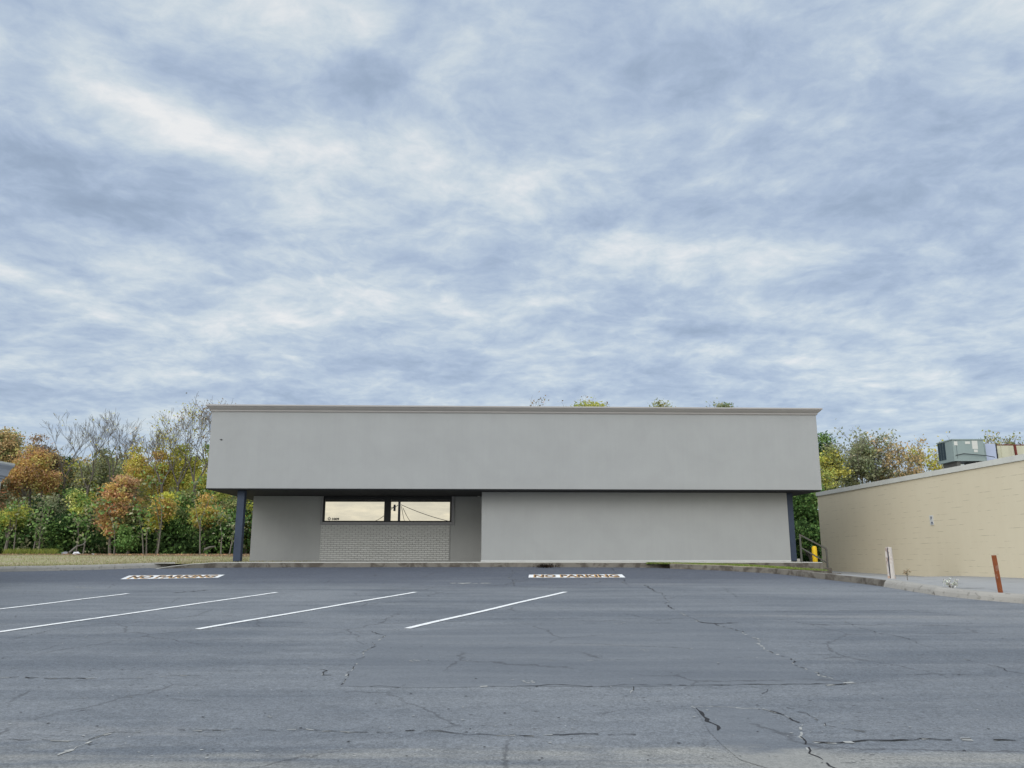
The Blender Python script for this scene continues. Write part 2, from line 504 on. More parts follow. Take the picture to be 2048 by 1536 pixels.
# kerb lines, given as foot-of-kerb points on the lot
slab_px = [(312, 1137.5), (345, 1136.8), (385, 1136.2), (430, 1135.6), (480, 1135), (760, 1134.3), (1024, 1134), (1300, 1135.2)]
old_px = [(1340, 1137.2), (1440, 1141), (1537, 1146.5), (1585, 1151), (1634, 1157), (1700, 1164.5), (1755, 1171.5)]
new_px = [(1772, 1173.5), (1872, 1190), (1960, 1199.5), (2048, 1207), (2200, 1226), (2420, 1262)]
left_px = [(-900, 1166), (-500, 1154), (-200, 1147), (0, 1143.4), (120, 1141.2), (200, 1139.3), (294, 1135.9), (350, 1133.9)]
slabL = [lot(*p) for p in slab_px]
oldL = [lot(*p) for p in old_px]
newL = [lot(*p) for p in new_px]
leftL = [lot(*p) for p in left_px]

lb = MB()
edge = leftL[:7] + slabL + oldL + newL
lot_vs = [(p.x, p.y + .07, p.z + SL * .07) for p in edge]
nE = len(lot_vs)
low_y = [-60.0] * nE
lot_vs2 = [(x * 1.0 if abs(x) < 12 else x, -60.0, -60 * SL) for (x, y, z) in lot_vs]
# rows from the kerb back to far behind the camera, so that the sheet stays one simple loft
rows = [lot_vs]
xs_near = np.linspace(-60, 40, nE)
for t, yy in ((.35, 14), (.7, 4), (1.0, -6), (1.0, -60)):
    rows.append([((1 - t) * a[0] + t * xs_near[i], yy if yy < 10 else min(yy, a[1] - 2), SL * (yy if yy < 10 else min(yy, a[1] - 2))) for i, a in enumerate(lot_vs)])
for r in rows: lb.v += r
for r in range(len(rows) - 1):
    for i in range(nE - 1):
        a = r * nE + i
        lb.f.append((a, a + nE, a + nE + 1, a + 1)); lb.mi.append(0)


def lift(p, dz): return (p.x, p.y, p.z + dz)


def poly(pxs, mi, dz, jit=0.0):
    """patch of other asphalt: a subdivided outline slightly ragged"""
    pts = [lot(*p) for p in pxs]
    out = []
    for i, a in enumerate(pts):
        b = pts[(i + 1) % len(pts)]
        nseg = max(1, int((b - a).length / .35)) if jit else 1
        for s in range(nseg):
            q = a.lerp(b, s / nseg)
            if s: q = q + Vector((rnd.uniform(-jit, jit), rnd.uniform(-jit, jit), 0)); q.z = SL * q.y
            out.append(q)
    c = sum(out, Vector()) / len(out)
    lb.add([lift(p, dz) for p in out], [tuple(range(len(out)))], mi)


# band by the building, freshly sealed and darker; big smooth patch; dusty strip near the camera
poly([(760, 1268), (1130, 1240), (1440, 1246), (1500, 1275), (1570, 1310), (1640, 1350), (1706, 1368), (1500, 1369), (1260, 1374), (1000, 1373), (800, 1376), (676, 1372), (715, 1325)], 2, .002, .03)
poly([(1384, 1413), (1440, 1410), (1523, 1418), (1640, 1490), (1700, 1545), (1560, 1545), (1480, 1520), (1418, 1463)], 2, .0032, .015)

CR = [  # cracks: px points, width, pale edge probability
    ([(-20, 1354), (120, 1356), (320, 1355), (345, 1352), (400, 1353)], .020, .35),
    ([(-20, 1481), (180, 1483), (215, 1465), (420, 1464), (660, 1466), (900, 1468), (1160, 1467), (1290, 1470)], .020, .35),
    ([(180, 1483), (150, 1500), (110, 1508)], .03, .9),
    ([(740, 1374), (900, 1377), (1080, 1372), (1260, 1373), (1400, 1370), (1560, 1368), (1690, 1367)], .020, .15),
    ([(1290, 1170), (1310, 1182), (1330, 1197), (1345, 1215), (1370, 1230), (1396, 1243), (1425, 1248)], .035, .25),
    ([(1425, 1247), (1470, 1262), (1510, 1285), (1540, 1303), (1575, 1314)], .022, 1.0),
    ([(1575, 1316), (1605, 1335), (1640, 1352), (1665, 1358), (1700, 1366)], .020, .9),
    ([(1655, 1372), (1690, 1371), (1712, 1367)], .03, 1.0),
    ([(1384, 1413), (1398, 1430), (1410, 1448), (1421, 1462)], .032, .2),
    ([(1384, 1413), (1440, 1411), (1523, 1418)], .012, .9),
    ([(1523, 1418), (1560, 1437), (1590, 1460), (1630, 1490), (1660, 1515), (1690, 1540)], .022, .7),
    ([(1628, 1486), (1700, 1482), (1760, 1482), (1840, 1477), (1900, 1478), (2060, 1487)], .040, .2),
    ([(680, 1370), (712, 1325), (740, 1300), (770, 1270)], .014, .6),
    ([(770, 1269), (740, 1262), (690, 1264), (660, 1268)], .016, .3),
    ([(640, 1340), (650, 1350), (690, 1352), (700, 1340)], .016, .4),
    ([(1650, 1236), (1690, 1244), (1710, 1253)], .016, .1),
    ([(1712, 1253), (1800, 1275), (1880, 1300), (1960, 1325), (2060, 1355)], .011, .1),
    ([(1700, 1348), (1780, 1350), (1860, 1347), (1990, 1352)], .013, .2),
    ([(1400, 1245), (1440, 1247), (1475, 1245)], .05, .1),
    ([(-20, 1183), (200, 1183.5), (500, 1180), (700, 1179)], .016, .1),
    ([(1024, 1140), (1022, 1158), (1026, 1172)], .02, .5),
    ([(1222, 1136), (1240, 1150), (1256, 1168)], .02, .2),
    ([(690, 1240), (850, 1241), (1000, 1238), (1200, 1237), (1300, 1238)], .010, .15),
    ([(990, 1248), (1120, 1247), (1350, 1246)], .012, .3),
    ([(345, 1186), (372, 1184), (400, 1182), (424, 1179)], .05, .1),
    ([(280, 1215), (340, 1204), (372, 1192)], .012, .2),
    ([(0, 1318), (80, 1300), (150, 1278), (240, 1256), (420, 1247), (640, 1245)], .010, .15),
    ([(20, 1280), (100, 1262), (190, 1248), (300, 1236)], .009, .1),
    ([(1570, 1416), (1610, 1428), (1650, 1452), (1680, 1460), (1730, 1466)], .009, .2),
    ([(1265, 1374), (1266, 1388)], .015, .6),
    ([(1500, 1374), (1520, 1380), (1524, 1388)], .010, .1),
    ([(60, 1232), (30, 1236), (26, 1232)], .014, .1),
    ([(1390, 1158), (1430, 1166), (1475, 1195)], .010, .2),
    ([(860, 1322), (1000, 1320), (1200, 1322), (1500, 1316)], .004, .3),
    ([(100, 1400), (260, 1396), (400, 1405)], .004, .2),
]


def crack(pxs, w, pale):
    pts = [lot(*p) for p in pxs]
    fine = []
    for a, b in zip(pts, pts[1:]):
        ns = max(2, int((b - a).length / .07))
        for s in range(ns): fine.append(a.lerp(b, s / ns))
    fine.append(pts[-1])
    off = 0
    L = []
    for i, p in enumerate(fine):
        off = off * .85 + rnd.gauss(0, .02)
        t = (fine[min(i + 1, len(fine) - 1)] - fine[max(i - 1, 0)]).normalized()
        nrm = Vector((-t.y, t.x, 0))
        L.append((p + nrm * off, nrm))
    on = 1.0
    prev = None
    for i, (p, nrm) in enumerate(L):
        if rnd.random() < .10: on = rnd.choice([0.12, .45, .8, 1.2])
        ww = w * on * rnd.uniform(.15, 1.0) * .60
        a, b = p - nrm * ww, p + nrm * ww
        a.z = SL * a.y + .0055; b.z = SL * b.y + .0055
        if prev is not None:
            if rnd.random() > pale * .75 and on > .2:
                lb.add([prev[0], prev[1], b, a], [(0, 1, 2, 3)], 1)
            if rnd.random() < pale * .8:
                pw = rnd.choice([.2, .5, 1.0, 1.5]); o1, o2 = rnd.uniform(.1, .9) * w * pw, rnd.uniform(.1, 1.2) * w * pw
                q = []
                for (c, oo) in ((prev[2], -o1), (prev[2], o2 * .5), (p, o1 * .6), (p, -o2)):
                    g = c + nrm * oo + Vector((0, rnd.uniform(-.01, .01), 0)); g.z = SL * g.y + .0042
                    q.append(g)
                lb.add(q, [(0, 1, 2, 3)], 5)
        prev = (a, b, p)


for c in CR: crack(*c)
# scuffs and chips
for (px, py, w, h) in [(830, 1323, 22, 3), (1055, 1364, 26, 3.4), (1236, 1248, 12, 1.2), (168, 1175, 25, 1.4), (930, 1167, 60, .8), (1290, 1300, 15, 3), (1420, 1379, 6, 2), (1556, 1281, 4, 1), (1706, 1325, 5, 1), (190, 1398, 5, 1.3), (912, 1157, 6, 1), (1380, 1298, 12, 1.4)]:
    for q in range(16):
        cx, cy = px + rnd.gauss(0, w * .4), py + rnd.gauss(0, h * .5)
        k = 7
        c = lot(cx, cy); r = (w * rnd.uniform(.03, .15)) / F * c.y
        vs = []
        for j in range(k):
            an = j / k * 6.283
            pt = Vector((c.x + math.cos(an) * r * rnd.uniform(.6, 1.4), c.y + math.sin(an) * r * rnd.uniform(.4, 1.1), 0)); pt.z = SL * pt.y + .0043 + q * .0001
            vs.append(pt)
        lb.add(vs, [tuple(range(k))], 5)
for q in range(260):                                   # small dark and pale specks
    c = lot(rnd.uniform(0, 2048), rnd.uniform(1175, 1530)); r = rnd.uniform(.005, .014)
    vs = []
    for j in range(5):
        an = j / 5 * 6.283
        pt = Vector((c.x + math.cos(an) * r * rnd.uniform(.5, 1.6), c.y + math.sin(an) * r * rnd.uniform(.5, 1.3), 0)); pt.z = SL * pt.y + .0062
        vs.append(pt)
    lb.add(vs, [tuple(range(5))], 1 if rnd.random() < .5 else 5)
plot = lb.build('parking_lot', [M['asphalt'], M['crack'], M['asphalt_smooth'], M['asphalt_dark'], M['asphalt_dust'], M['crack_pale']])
tag(plot, kind='structure')

# painted lines, parts of the lot
LN = [((-60, 1226), (256, 1187.6), 'faded end of white parking line farthest left'), ((-60, 1273), (553, 1185.2), 'long white parking line second from the left'),
      ((394, 1259), (831, 1184.6), 'white parking line third from the left'), ((814, 1257.5), (1131, 1184.2), 'white parking line farthest right')]
for (a, b, lab) in LN:
    A, B = lot(*a), lot(*b)
    t = (B - A).normalized(); nr = Vector((-t.y, t.x, 0)).normalized()
    mb = MB(); ns = 40
    L1 = []; L2 = []
    for i in range(ns + 1):
        p = A.lerp(B, i / ns)
        wob = math.sin(i * .31) * .012 + rnd.gauss(0, .003)
        for s, Lx in ((-1, L1), (1, L2)):
            q = p + nr * (s * .056 + wob + rnd.gauss(0, .003)); q.z = SL * q.y + .0075
            Lx.append(q)
    mb.v = [tuple(q) for q in L1 + L2]
    for i in range(ns): mb.f.append((i, i + 1, ns + 2 + i, ns + 1 + i)); mb.mi.append(0)
    tag(mb.build('parking_line', M['paint'], plot), lab)


def textmesh(body, size, mb, mi, xf, bold=0.0):
    cu = bpy.data.curves.new('t', 'FONT'); cu.body = body; cu.size = size; cu.offset = bold
    cu.align_x = 'LEFT'; cu.resolution_u = 3
    o = bpy.data.objects.new('t', cu); col.objects.link(o)
    dg = bpy.context.evaluated_depsgraph_get()
    me = o.evaluated_get(dg).to_mesh()
    vs = [v.co.copy() for v in me.vertices]; fs = [tuple(p.vertices) for p in me.polygons]
    bpy.data.objects.remove(o)
    xs = [q.x for q in vs]; ys = [q.y for q in vs]
    x0, x1, y0, y1 = min(xs), max(xs), min(ys), max(ys)
    mb.add([xf((q.x - x0) / (x1 - x0), (q.y - y0) / (y1 - y0)) for q in vs], fs, mi)


for (c4, lab) in [(((240.3, 1159), (435.7, 1155.8), (449.6, 1149.8), (258, 1151.6)), 'left painted no parking panel'),
                  (((1057, 1155.6), (1251, 1155.4), (1243.8, 1149.2), (1058, 1149.8)), 'right painted no parking panel')]:
    q = [lot(*p) for p in c4]

    def xf(s, t, dz=.0075, a=0.0, b=0.0):
        p = q[0].lerp(q[1], a + s * (1 - 2 * a)).lerp(q[3].lerp(q[2], a + s * (1 - 2 * a)), b + t * (1 - 2 * b))
        return (p.x, p.y, SL * p.y + dz)
    mb = MB()
    mb.add([xf(0, 0), xf(1, 0), xf(1, 1), xf(0, 1)], [(0, 1, 2, 3)], 0)
    pan = mb.build('no_parking_panel', M['paint'], plot); tag(pan, lab)
    mb = MB()
    textmesh('NO PARKING', 1, mb, 0, lambda s, t: xf(s, t, .010, .05, .06), .06)
    textmesh('NO PARKING', 1, mb, 1, lambda s, t: xf(s + .006, t, .0125, .055, .16), .02)
    mb.build('painted_lettering', [M['orange'], M['dark']], pan)


# ------------------------------------------------------------------ kerbs
def kerb(name, line, h, w, m, prof=None, hs=None, back=1, joints=2.4):
    """swept kerb; the line is its visible foot, 'back' is the side it goes to"""
    mb = MB()
    # resample
    P = []
    for a, b in zip(line, line[1:]):
        ns = max(1, int((b - a).length / .4))
        for s in range(ns): P.append((a.lerp(b, s / ns)))
    P.append(line[-1])
    prof = prof or [(0, -.4), (0, 0.02), (.012, .93), (.03, 1.0), (1, 1.0), (1, -.4)]
    npf = len(prof)
    for i, p in enumerate(P):
        t = (P[min(i + 1, len(P) - 1)] - P[max(i - 1, 0)]).normalized()
        nr = Vector((-t.y, t.x, 0)).normalized() * back
        hh = h * (hs(i / (len(P) - 1)) if hs else 1)
        jx = rnd.gauss(0, .006); jz = rnd.gauss(0, .004)
        for (a, b) in prof:
            q = p + nr * (a * w + jx)
            z = p.z + b * hh + (jz if b > 0.5 else 0)
            mb.v.append((q.x, q.y, z))
    for i in range(len(P) - 1):
        for j in range(npf - 1):
            a = i * npf + j
            mb.f.append((a, a + 1, a + 1 + npf, a + npf)); mb.mi.append(0)
    mb.f.append(tuple(range(npf))); mb.mi.append(0)
    mb.f.append(tuple((len(P) - 1) * npf + j for j in range(npf))[::-1]); mb.mi.append(0)
    return tag(mb.build(name, m, smooth=False), kind='structure')


roundp = [(-.25, -.4), (-.22, 0.0), (-.12, .55), (0.02, .86), (.16, 1.0), (1, 1.0), (1, -.4)]
kerb('kerb', leftL, .17, .30, M['concrete'], roundp)
kerb('kerb', oldL + [newL[0]], .16, .17, M['old_concrete'])
kerb('kerb', newL, .17, .26, M['concrete'], roundp)
SLAB_Z = 1.343

# ------------------------------------------------------------------ the grey building
ROT = 0.034
P0 = at(412, 978, 30.8)
ZF = P0.z                                   # underside of the fascia
ex = Vector((math.cos(ROT), math.sin(ROT), 0)); ey = Vector((-math.sin(ROT), math.cos(ROT), 0))
ORG = Vector((P0.x, P0.y, 0))


def B(px, py, s):
    """pixel to local (x, z) on the building's plane at depth s behind the fascia front"""
    d = ray(px, py)
    o = ORG + ey * s
    t = (o - EYE).dot(ey) / d.dot(ey)
    p = EYE + d * t
    return (p - o).dot(ex), p.z


def toW(x, s, z): return ORG + ex * x + ey * s + Vector((0, 0, z))


W = B(1644, 983, 0)[0]
ZT = B(1024, 827, 0)[1]                     # foot of the cornice
ZC = B(1024, 812, -.2)[1]
DEP = 22.0
SW = 3.55                                   # porch depth
bld = empty('commercial_building', (P0.x, P0.y, 0), ROT, 'long low grey stucco building with deep fascia and cornice across the middle', 'building')
mb = MB(); mb.box(0, W, 0, DEP, ZF + .03, ZT + .1)
mb.build('fascia', M['stucco'], bld)
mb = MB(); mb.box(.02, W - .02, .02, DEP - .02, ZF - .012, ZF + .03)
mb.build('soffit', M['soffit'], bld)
# cornice: swept profile on all four sides
cz = ZC - ZT
prof = [(0.0, -.012), (.022, -.012), (.022, .03), (.05, .10), (.05, .26), (.085, .36), (.14, .55), (.165, .66), (.165, .74), (.205, .76), (.205, .95), (.19, 1.0), (-.15, 1.0)]
mb = MB()
cs = [(0, 0, -1, -1), (W, 0, 1, -1), (W, DEP, 1, 1), (0, DEP, -1, 1)]
for (x, y, sx, sy) in cs:
    for (o, h) in prof: mb.v.append((x + sx * o, y + sy * o, ZT + h * cz))
m_ = len(prof)
for c in range(4):
    for j in range(m_ - 1):
        a = c * m_ + j; b = ((c + 1) % 4) * m_ + j
        mb.f.append((a, b, b + 1, a + 1)); mb.mi.append(0)
mb.build('cornice', M['cornice'], bld)
mb = MB(); mb.box(.1, W - .1, .1, DEP - .1, ZT + .1, ZT + .2); mb.build('roof', M['roof'], bld)

# walls
SP = 1.0                                    # right hand panel, nearly under the fascia
xl = B(503, 1060, SW)[0]; xr_p = B(1578, 1060, SP)[0]; xp = B(963, 1060, SP)[0]
wx0, wz0 = B(641, 1049.5, SW); wx1, _ = B(908, 1049.5, SW)
bx0 = B(641, 1085, SW)[0]; bx1 = B(899, 1085, SW)[0]
wzt = ZF - .012
gx0, gzb = B(645, 1044, SW); gx1, _ = B(903, 1044, SW)
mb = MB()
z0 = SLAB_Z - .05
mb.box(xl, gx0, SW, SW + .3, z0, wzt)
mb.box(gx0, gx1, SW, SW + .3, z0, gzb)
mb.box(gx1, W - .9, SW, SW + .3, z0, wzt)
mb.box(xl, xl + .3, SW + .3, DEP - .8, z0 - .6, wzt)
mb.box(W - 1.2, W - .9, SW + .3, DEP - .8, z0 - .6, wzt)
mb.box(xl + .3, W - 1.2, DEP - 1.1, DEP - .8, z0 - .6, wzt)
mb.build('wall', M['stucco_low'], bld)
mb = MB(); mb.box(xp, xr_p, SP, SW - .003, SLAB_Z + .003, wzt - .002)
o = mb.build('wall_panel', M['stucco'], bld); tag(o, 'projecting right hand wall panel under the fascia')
mb = MB(); mb.box(xp - .03, xr_p - .01, SP - .03, SP - .003, SLAB_Z + .004, SLAB_Z + .045); mb.build('base_trim', M['white'], bld)
mb = MB(); mb.box(bx0, bx1, SW - .05, SW - .003, SLAB_Z + .004, wz0); mb.build('brick_panel', M['brick'], bld)
# window
win = MB()
t = .085
win.box(wx0, gx0, SW - .07, SW - .003, wz0 + t, wzt - .003)
win2 = MB().box(gx1, wx1, SW - .07, SW - .003, wz0 + t, wzt - .003).build('side_trim', M['trim'], bld)
win = win.build('side_trim', M['trim'], bld)
mb = MB(); mb.box(wx0 - .01, wx1 + .01, SW - .09, SW - .003, wz0 + .002, gzb - .004); mb.build('sill', M['trim'], bld)
frx0 = B(649, 1030, SW)[0]; frm0 = B(768, 1030, SW)[0]; frm1 = B(781, 1030, SW)[0]; frx1 = B(899.5, 1030, SW)[0]
_, gz1 = B(700, 1041.3, SW)
wf = MB()
wf.box(gx0 + .003, frx0, SW + .03, SW + .12, gzb + .003, wzt - .003)
wf.box(frm0, frm1, SW + .0, SW + .12, gzb + .003, wzt - .003)
wf.box(frx1, gx1 - .003, SW + .03, SW + .12, gzb + .003, wzt - .003)
for (a, b) in ((frx0, frm0), (frm1, frx1)):
    wf.box(a + .001, b - .001, SW + .035, SW + .12, gzb + .003, gz1)
    wf.box(a + .001, b - .001, SW + .035, SW + .12, wzt - .12, wzt - .004)
wfo = wf.build('window_frame', M['black'], bld)
gm, k, p, o_ = mat('tinted reflective glass', (.80, .82, .84), .0, 1.0)
lw = k('ShaderNodeBsdfGlossy', {'Color': (.455, .43, .375, 1), 'Roughness': 0.0})
dk = k('ShaderNodeBsdfDiffuse', {'Color': (.012, .013, .015, 1)})
ads = k('ShaderNodeAddShader', {0: lw.outputs[0], 1: dk.outputs[0]})
link(k, ads.outputs[0], k.t.nodes['Material Output'].inputs['Surface'])
for (a, b) in ((frx0, frm0), (frm1, frx1)):
    mb = MB(); mb.box(a + .002, b - .002, SW + .07, SW + .08, gz1 + .001, wzt - .121)
    pn = mb.build('window_pane', gm, wfo)
    if a == frx0:
        tb = MB()
        x0, za = B(664, 1040.6, SW + .07); x1, zb = B(678.5, 1035.6, SW + .07)
        textmesh('1009', 1, tb, 0, lambda s, t_: (x0 + s * (x1 - x0), SW + .066, za + t_ * (zb - za)), .05)
        tb.build('street_number', M['dark'], bld)
        tb = MB(); cx, czz = B(658.5, 1037.5, SW + .07)
        for kx in range(4):                               # small round emblem: a ring with a diamond around it
            an = kx * math.pi / 2; an2 = an + math.pi / 2
            tb.bar((cx + .075 * math.cos(an), SW + .064, czz + .075 * math.sin(an)), (cx + .075 * math.cos(an2), SW + .064, czz + .075 * math.sin(an2)), .006, .012)
        for kx in range(12):
            an = kx * math.pi / 6; an2 = an + math.pi / 6
            tb.bar((cx + .038 * math.cos(an), SW + .063, czz + .038 * math.sin(an)), (cx + .038 * math.cos(an2), SW + .063, czz + .038 * math.sin(an2)), .006, .018)
        tb.build('window_sticker', M['trim'], bld)
# room behind the glass is never seen through the coating; a dark back keeps it closed
mb = MB(); mb.box(gx0, gx1, SW + .16, SW + .3, gzb + .003, wzt - .003); mb.build('window_backing', M['black'], bld)
# posts
for (px, lab) in ((477, 'navy timber post under the left end of the fascia'), (1583, 'navy timber post at the right end of the wall')):
    s = .45 if px < 1000 else 1.05
    x = B(px, 1060, s)[0]
    mb = MB(); mb.box(x - .14, x + .14, s, s + .28, SLAB_Z + .03, ZF - .014)
    po = mb.build('post', M['post'], bld, bevel=.012); tag(po, lab)
    mb = MB()
    mb.box(x - .12, x + .12 if px < 1000 else x + .26, s + .02, s + .26, SLAB_Z + .002, SLAB_Z + .03 if px < 1000 else SLAB_Z + .10)
    if px > 1000: mb = MB().box(x + .145, x + .27, s + .02, s + .2, SLAB_Z + .002, SLAB_Z + .11)
    mb.build('post_base', M['slab'] if px > 1000 else M['black'], po)
# far side posts
for s in (7.5, 14.5):
    mb = MB(); mb.box(.55, .80, s, s + .25, SLAB_Z - .3, ZF - .014)
# small flood light under the soffit, and a drilled hole in the fascia
lx, lz = B(957.5, 989, SW - .3)
mb = MB()
mb.tube([(lx, SW - .16, ZF - .02), (lx, SW - .16, lz + .06)], .018, 6)
mb.tube([(lx, SW - .10, lz + .07), (lx, SW - .16, lz + .05), (lx, SW - .27, lz), (lx, SW - .30, lz - .015)], [.035, .06, .10, .095], 10)
mb.build('flood_light', M['white'], bld, smooth=True)
hx, hz = B(442.5, 879.5, 0)
mb = MB(); mb.tube([(hx, -.002, hz), (hx, .01, hz)], .035, 7); mb.bar((hx - .06, -.004, hz + .02), (hx + .07, -.004, hz - .01), .004, .02)
mb.build('bolt_hole', M['black'], bld)

# raised pavement slab round the building
mb = MB()
sf = []
xs_ = [-1.2] + [i * 1.0 for i in range(0, int(W) + 1)] + [W + .0]
xR = B(1645, 1130, -1.15)[0]
front = -1.15
# world outline of the slab: ramping nose at the left, straight front, squared right end
n_front = [p.copy() for p in slabL]
topz = [SL * n_front[0].y + .015, 1.225, 1.30, SLAB_Z, SLAB_Z, SLAB_Z, SLAB_Z, SLAB_Z]
pts = [(p, z) for p, z in zip(n_front, topz)]
endf = onz(1645, 1124.3, SLAB_Z)
pts.append((Vector((endf.x, endf.y, 0)), SLAB_Z))
dense = []
for (a, za), (b, zb) in zip(pts, pts[1:]):
    ns = max(1, int((Vector((a.x, a.y)) - Vector((b.x, b.y))).length / .5))
    for s in range(ns):
        q = a.lerp(b, s / ns); dense.append((q, za + (zb - za) * s / ns))
dense.append(pts[-1])
nd = len(dense)
for kk in range(4):
    for (q, z) in dense:
        jz = rnd.gauss(0, .004)
        if kk == 0: mb.v.append((q.x, q.y, .2))
        if kk == 1: mb.v.append((q.x, q.y, z - .02))
        if kk == 2: mb.v.append((q.x, q.y + .03, z))
        if kk == 3: mb.v.append((q.x + (.3 if q.x < slabL[4].x else 0), q.y + (.4 if q.x < slabL[2].x else 6), z))
for r in range(3):
    for i in range(nd - 1):
        a = r * nd + i
        mb.f.append((a, a + 1, a + 1 + nd, a + nd)); mb.mi.append(0 if r == 0 else 1)
mb.f.append((nd - 1, 4 * nd - 1, 3 * nd - 1, 2 * nd - 1)); mb.mi.append(0)
e1 = dense[-1][0]
mb.add([(e1.x, e1.y, .2), (e1.x, e1.y + 6, .2), (e1.x, e1.y + 6, SLAB_Z), (e1.x, e1.y, SLAB_Z)], [(0, 1, 2, 3)], 0)
tag(mb.build('pavement', [M['old_concrete'], M['slab']]), kind='structure')

# grass wedge between slab and the old kerb, and the alley behind the kerb
wall_z = 4.66
YA = onz(1634, 985, wall_z); YB = onz(2048, 908, wall_z)
dirw = (YB - YA); dirw.z = 0; dirw.normalize()
YC = YA + dirw * 30                          # beyond the frame
zA = None


def yw(px, py):
    """pixel to (distance along the cream wall, z)"""
    nrm = Vector((dirw.y, -dirw.x, 0))
    d = ray(px, py)
    t = (YA - EYE).dot(nrm) / d.dot(nrm)
    p = EYE + d * t
    return (p - YA).dot(dirw), p.z


sA, zA = yw(1643, 1142); sB, zB = yw(2048, 1155.5)


def wallfoot(s): return zA + (zB - zA) * max(0, min(1.3, s / sB))


backk = []
full = oldL + newL
for i, p in enumerate(full):
    t = (full[min(i + 1, len(full) - 1)] - full[max(i - 1, 0)]).normalized()
    nr = Vector((-t.y, t.x, 0)).normalized()
    q = p + nr * .16
    backk.append(Vector((q.x, q.y, p.z + .145)))
mb = MB()
mb2 = []
ntot = len(backk)
nrow = 7
for r in range(nrow):
    tt = r / (nrow - 1)
    for i, b in enumerate(backk):
        s_al = (YA - Vector((0, 0, 0)))
        # matching point on the wall foot, same Y
        s = (b.y + (3.5 if i < 8 else 0) - YA.y) / dirw.y
        s = max(s, -6) if s < 0 else s
        f = YA + dirw * s
        f = Vector((f.x + .05, f.y, wallfoot(s) - .01))
        q = b.lerp(f, tt)
        q.z = b.z + (f.z - b.z) * min(1, tt * 2.2) if b.z > f.z else q.z
        mb.v.append(tuple(q))
for r in range(nrow - 1):
    for i in range(3, ntot - 1):
        a = r * ntot + i
        mb.f.append((a, a + 1, a + 1 + ntot, a + ntot)); mb.mi.append(0)
tag(mb.build('alley', M['alley'], smooth=True), kind='structure')
mb = MB()   # floor of the passage behind the steps, between the two buildings
pz = wallfoot(0) - .03
mb.add([(e1.x - .5, e1.y + .2, pz), (YA.x + 4, e1.y + .2, pz), (YA.x + 4, 62, pz + .2), (e1.x - 2, 62, pz + .2)], [(0, 1, 2, 3)])
tag(mb.build('passage', M['alley']), kind='structure')

# grass strip between slab face and the old kerb
mb = MB()
gk = [slabL[-1].copy()] + oldL[:6]
for i, p in enumerate(gk):
    kx = p.x + .12; ky = p.y + .12
    zt = SL * p.y + .155
    yb = min(e1.y + .02, 60)
    q = Vector((kx, max(ky + .02, n_front[-1].y + (e1.y - n_front[-1].y) * ((kx - n_front[-1].x) / (e1.x - n_front[-1].x)) - .02), 0))
    for s in range(5):
        tt = s / 4
        mb.v.append((kx, ky + (q.y - ky + (1.6 if kx > e1.x - .2 else 0)) * tt, zt + .03 * math.sin(tt * 3) - (.10 * tt if kx > e1.x - 2 else 0)))
for i in range(len(gk) - 1):
    for s in range(4):
        a = i * 5 + s
        mb.f.append((a, a + 5, a + 6, a + 1)); mb.mi.append(0)
tag(mb.build('grass_strip', M['grass'], smooth=True), kind='structure')

# steps beside the slab
mb = MB()
s0 = e1
for kx, (w0, w1, zt) in enumerate([(0.0, .34, SLAB_Z - .21), (.34, .68, SLAB_Z - .40)]):
    mb.box(s0.x + w0 + .003, s0.x + w1, s0.y + .04, s0.y + 1.5, .3, zt)
st = mb.build('steps', M['old_concrete'], bevel=.01)
tag(st, 'short flight of stained concrete steps at the right end of the pavement', 'steps')

# hand rail
RY = e1.y + .35
hr = empty('handrail', (at(1602, 1122, RY).x, RY, SLAB_Z), 0, 'dark metal handrail sloping down beside the concrete steps', 'handrail')
loc0 = Vector(hr.location)


def R(px, py): return tuple(at(px, py, RY) - loc0)


p1t, p1b = R(1599.5, 1069), R(1602.5, 1124)
p2t, p2b = R(1652.5, 1098), R(1656.5, 1140)
for a, b in ((p1t, p1b), (p2t, p2b)):
    b = (a[0], b[1], b[2])
    MB().bar(b, a, .055, .055).build('rail_post', M['rail'], hr)
MB().bar((p1t[0] - .02, 0, p1t[2]), (p2t[0] + .02, 0, p2t[2]), .05, .05).build('top_rail', M['rail'], hr)
m1, m2 = R(1602, 1095.5), R(1654, 1125.5)
MB().bar((p1t[0] + .02, 0, m1[2]), (p2t[0] - .02, 0, m2[2]), .045, .045).build('mid_rail', M['rail'], hr)

# yellow bollard behind the slab
by = RY + 2.3
bt = at(1628, 1092, by)
mb = MB()
r = .10
mb.tube([(0, 0, pz - .1), (0, 0, bt.z - .08), (0, 0, bt.z - .03), (0, 0, bt.z)], [r, r, r * .85, r * .4], 16)
bo = mb.build('bollard', M['yellow'], smooth=True)
bo.location = (bt.x, by, 0)
tag(bo, 'bright yellow bollard behind the handrail between the two buildings', 'bollard')

# leaning posts by the alley kerb
c = lot(1783, 1168); base = at(1783.5, 1161, 22.6); top = at(1776.5, 1094, 22.5)
mb = MB()
bz = base.z - .15
rr = .095
vs = []
nk = 12
lv = 9
for i in range(lv):
    tt = i / (lv - 1)
    ctr = Vector((base.x, base.y, bz)).lerp(Vector((top.x, top.y, top.z)), tt)
    for j in range(nk):
        an = j / nk * 6.283
        ra = rr * (1 - .06 * tt) * rnd.uniform(.93, 1.05)
        if 6 <= j <= 7: ra *= .55                      # long split down the left side
        zz_ = rnd.uniform(-.04, .012) if i == lv - 1 else 0
        vs.append((ctr.x + ra * math.cos(an), ctr.y + ra * math.sin(an), ctr.z + zz_))
fs = []
for i in range(lv - 1):
    for j in range(nk): fs.append((i * nk + j, i * nk + (j + 1) % nk, (i + 1) * nk + (j + 1) % nk, (i + 1) * nk + j))
fs.append(tuple((lv - 1) * nk + j for j in range(nk)))
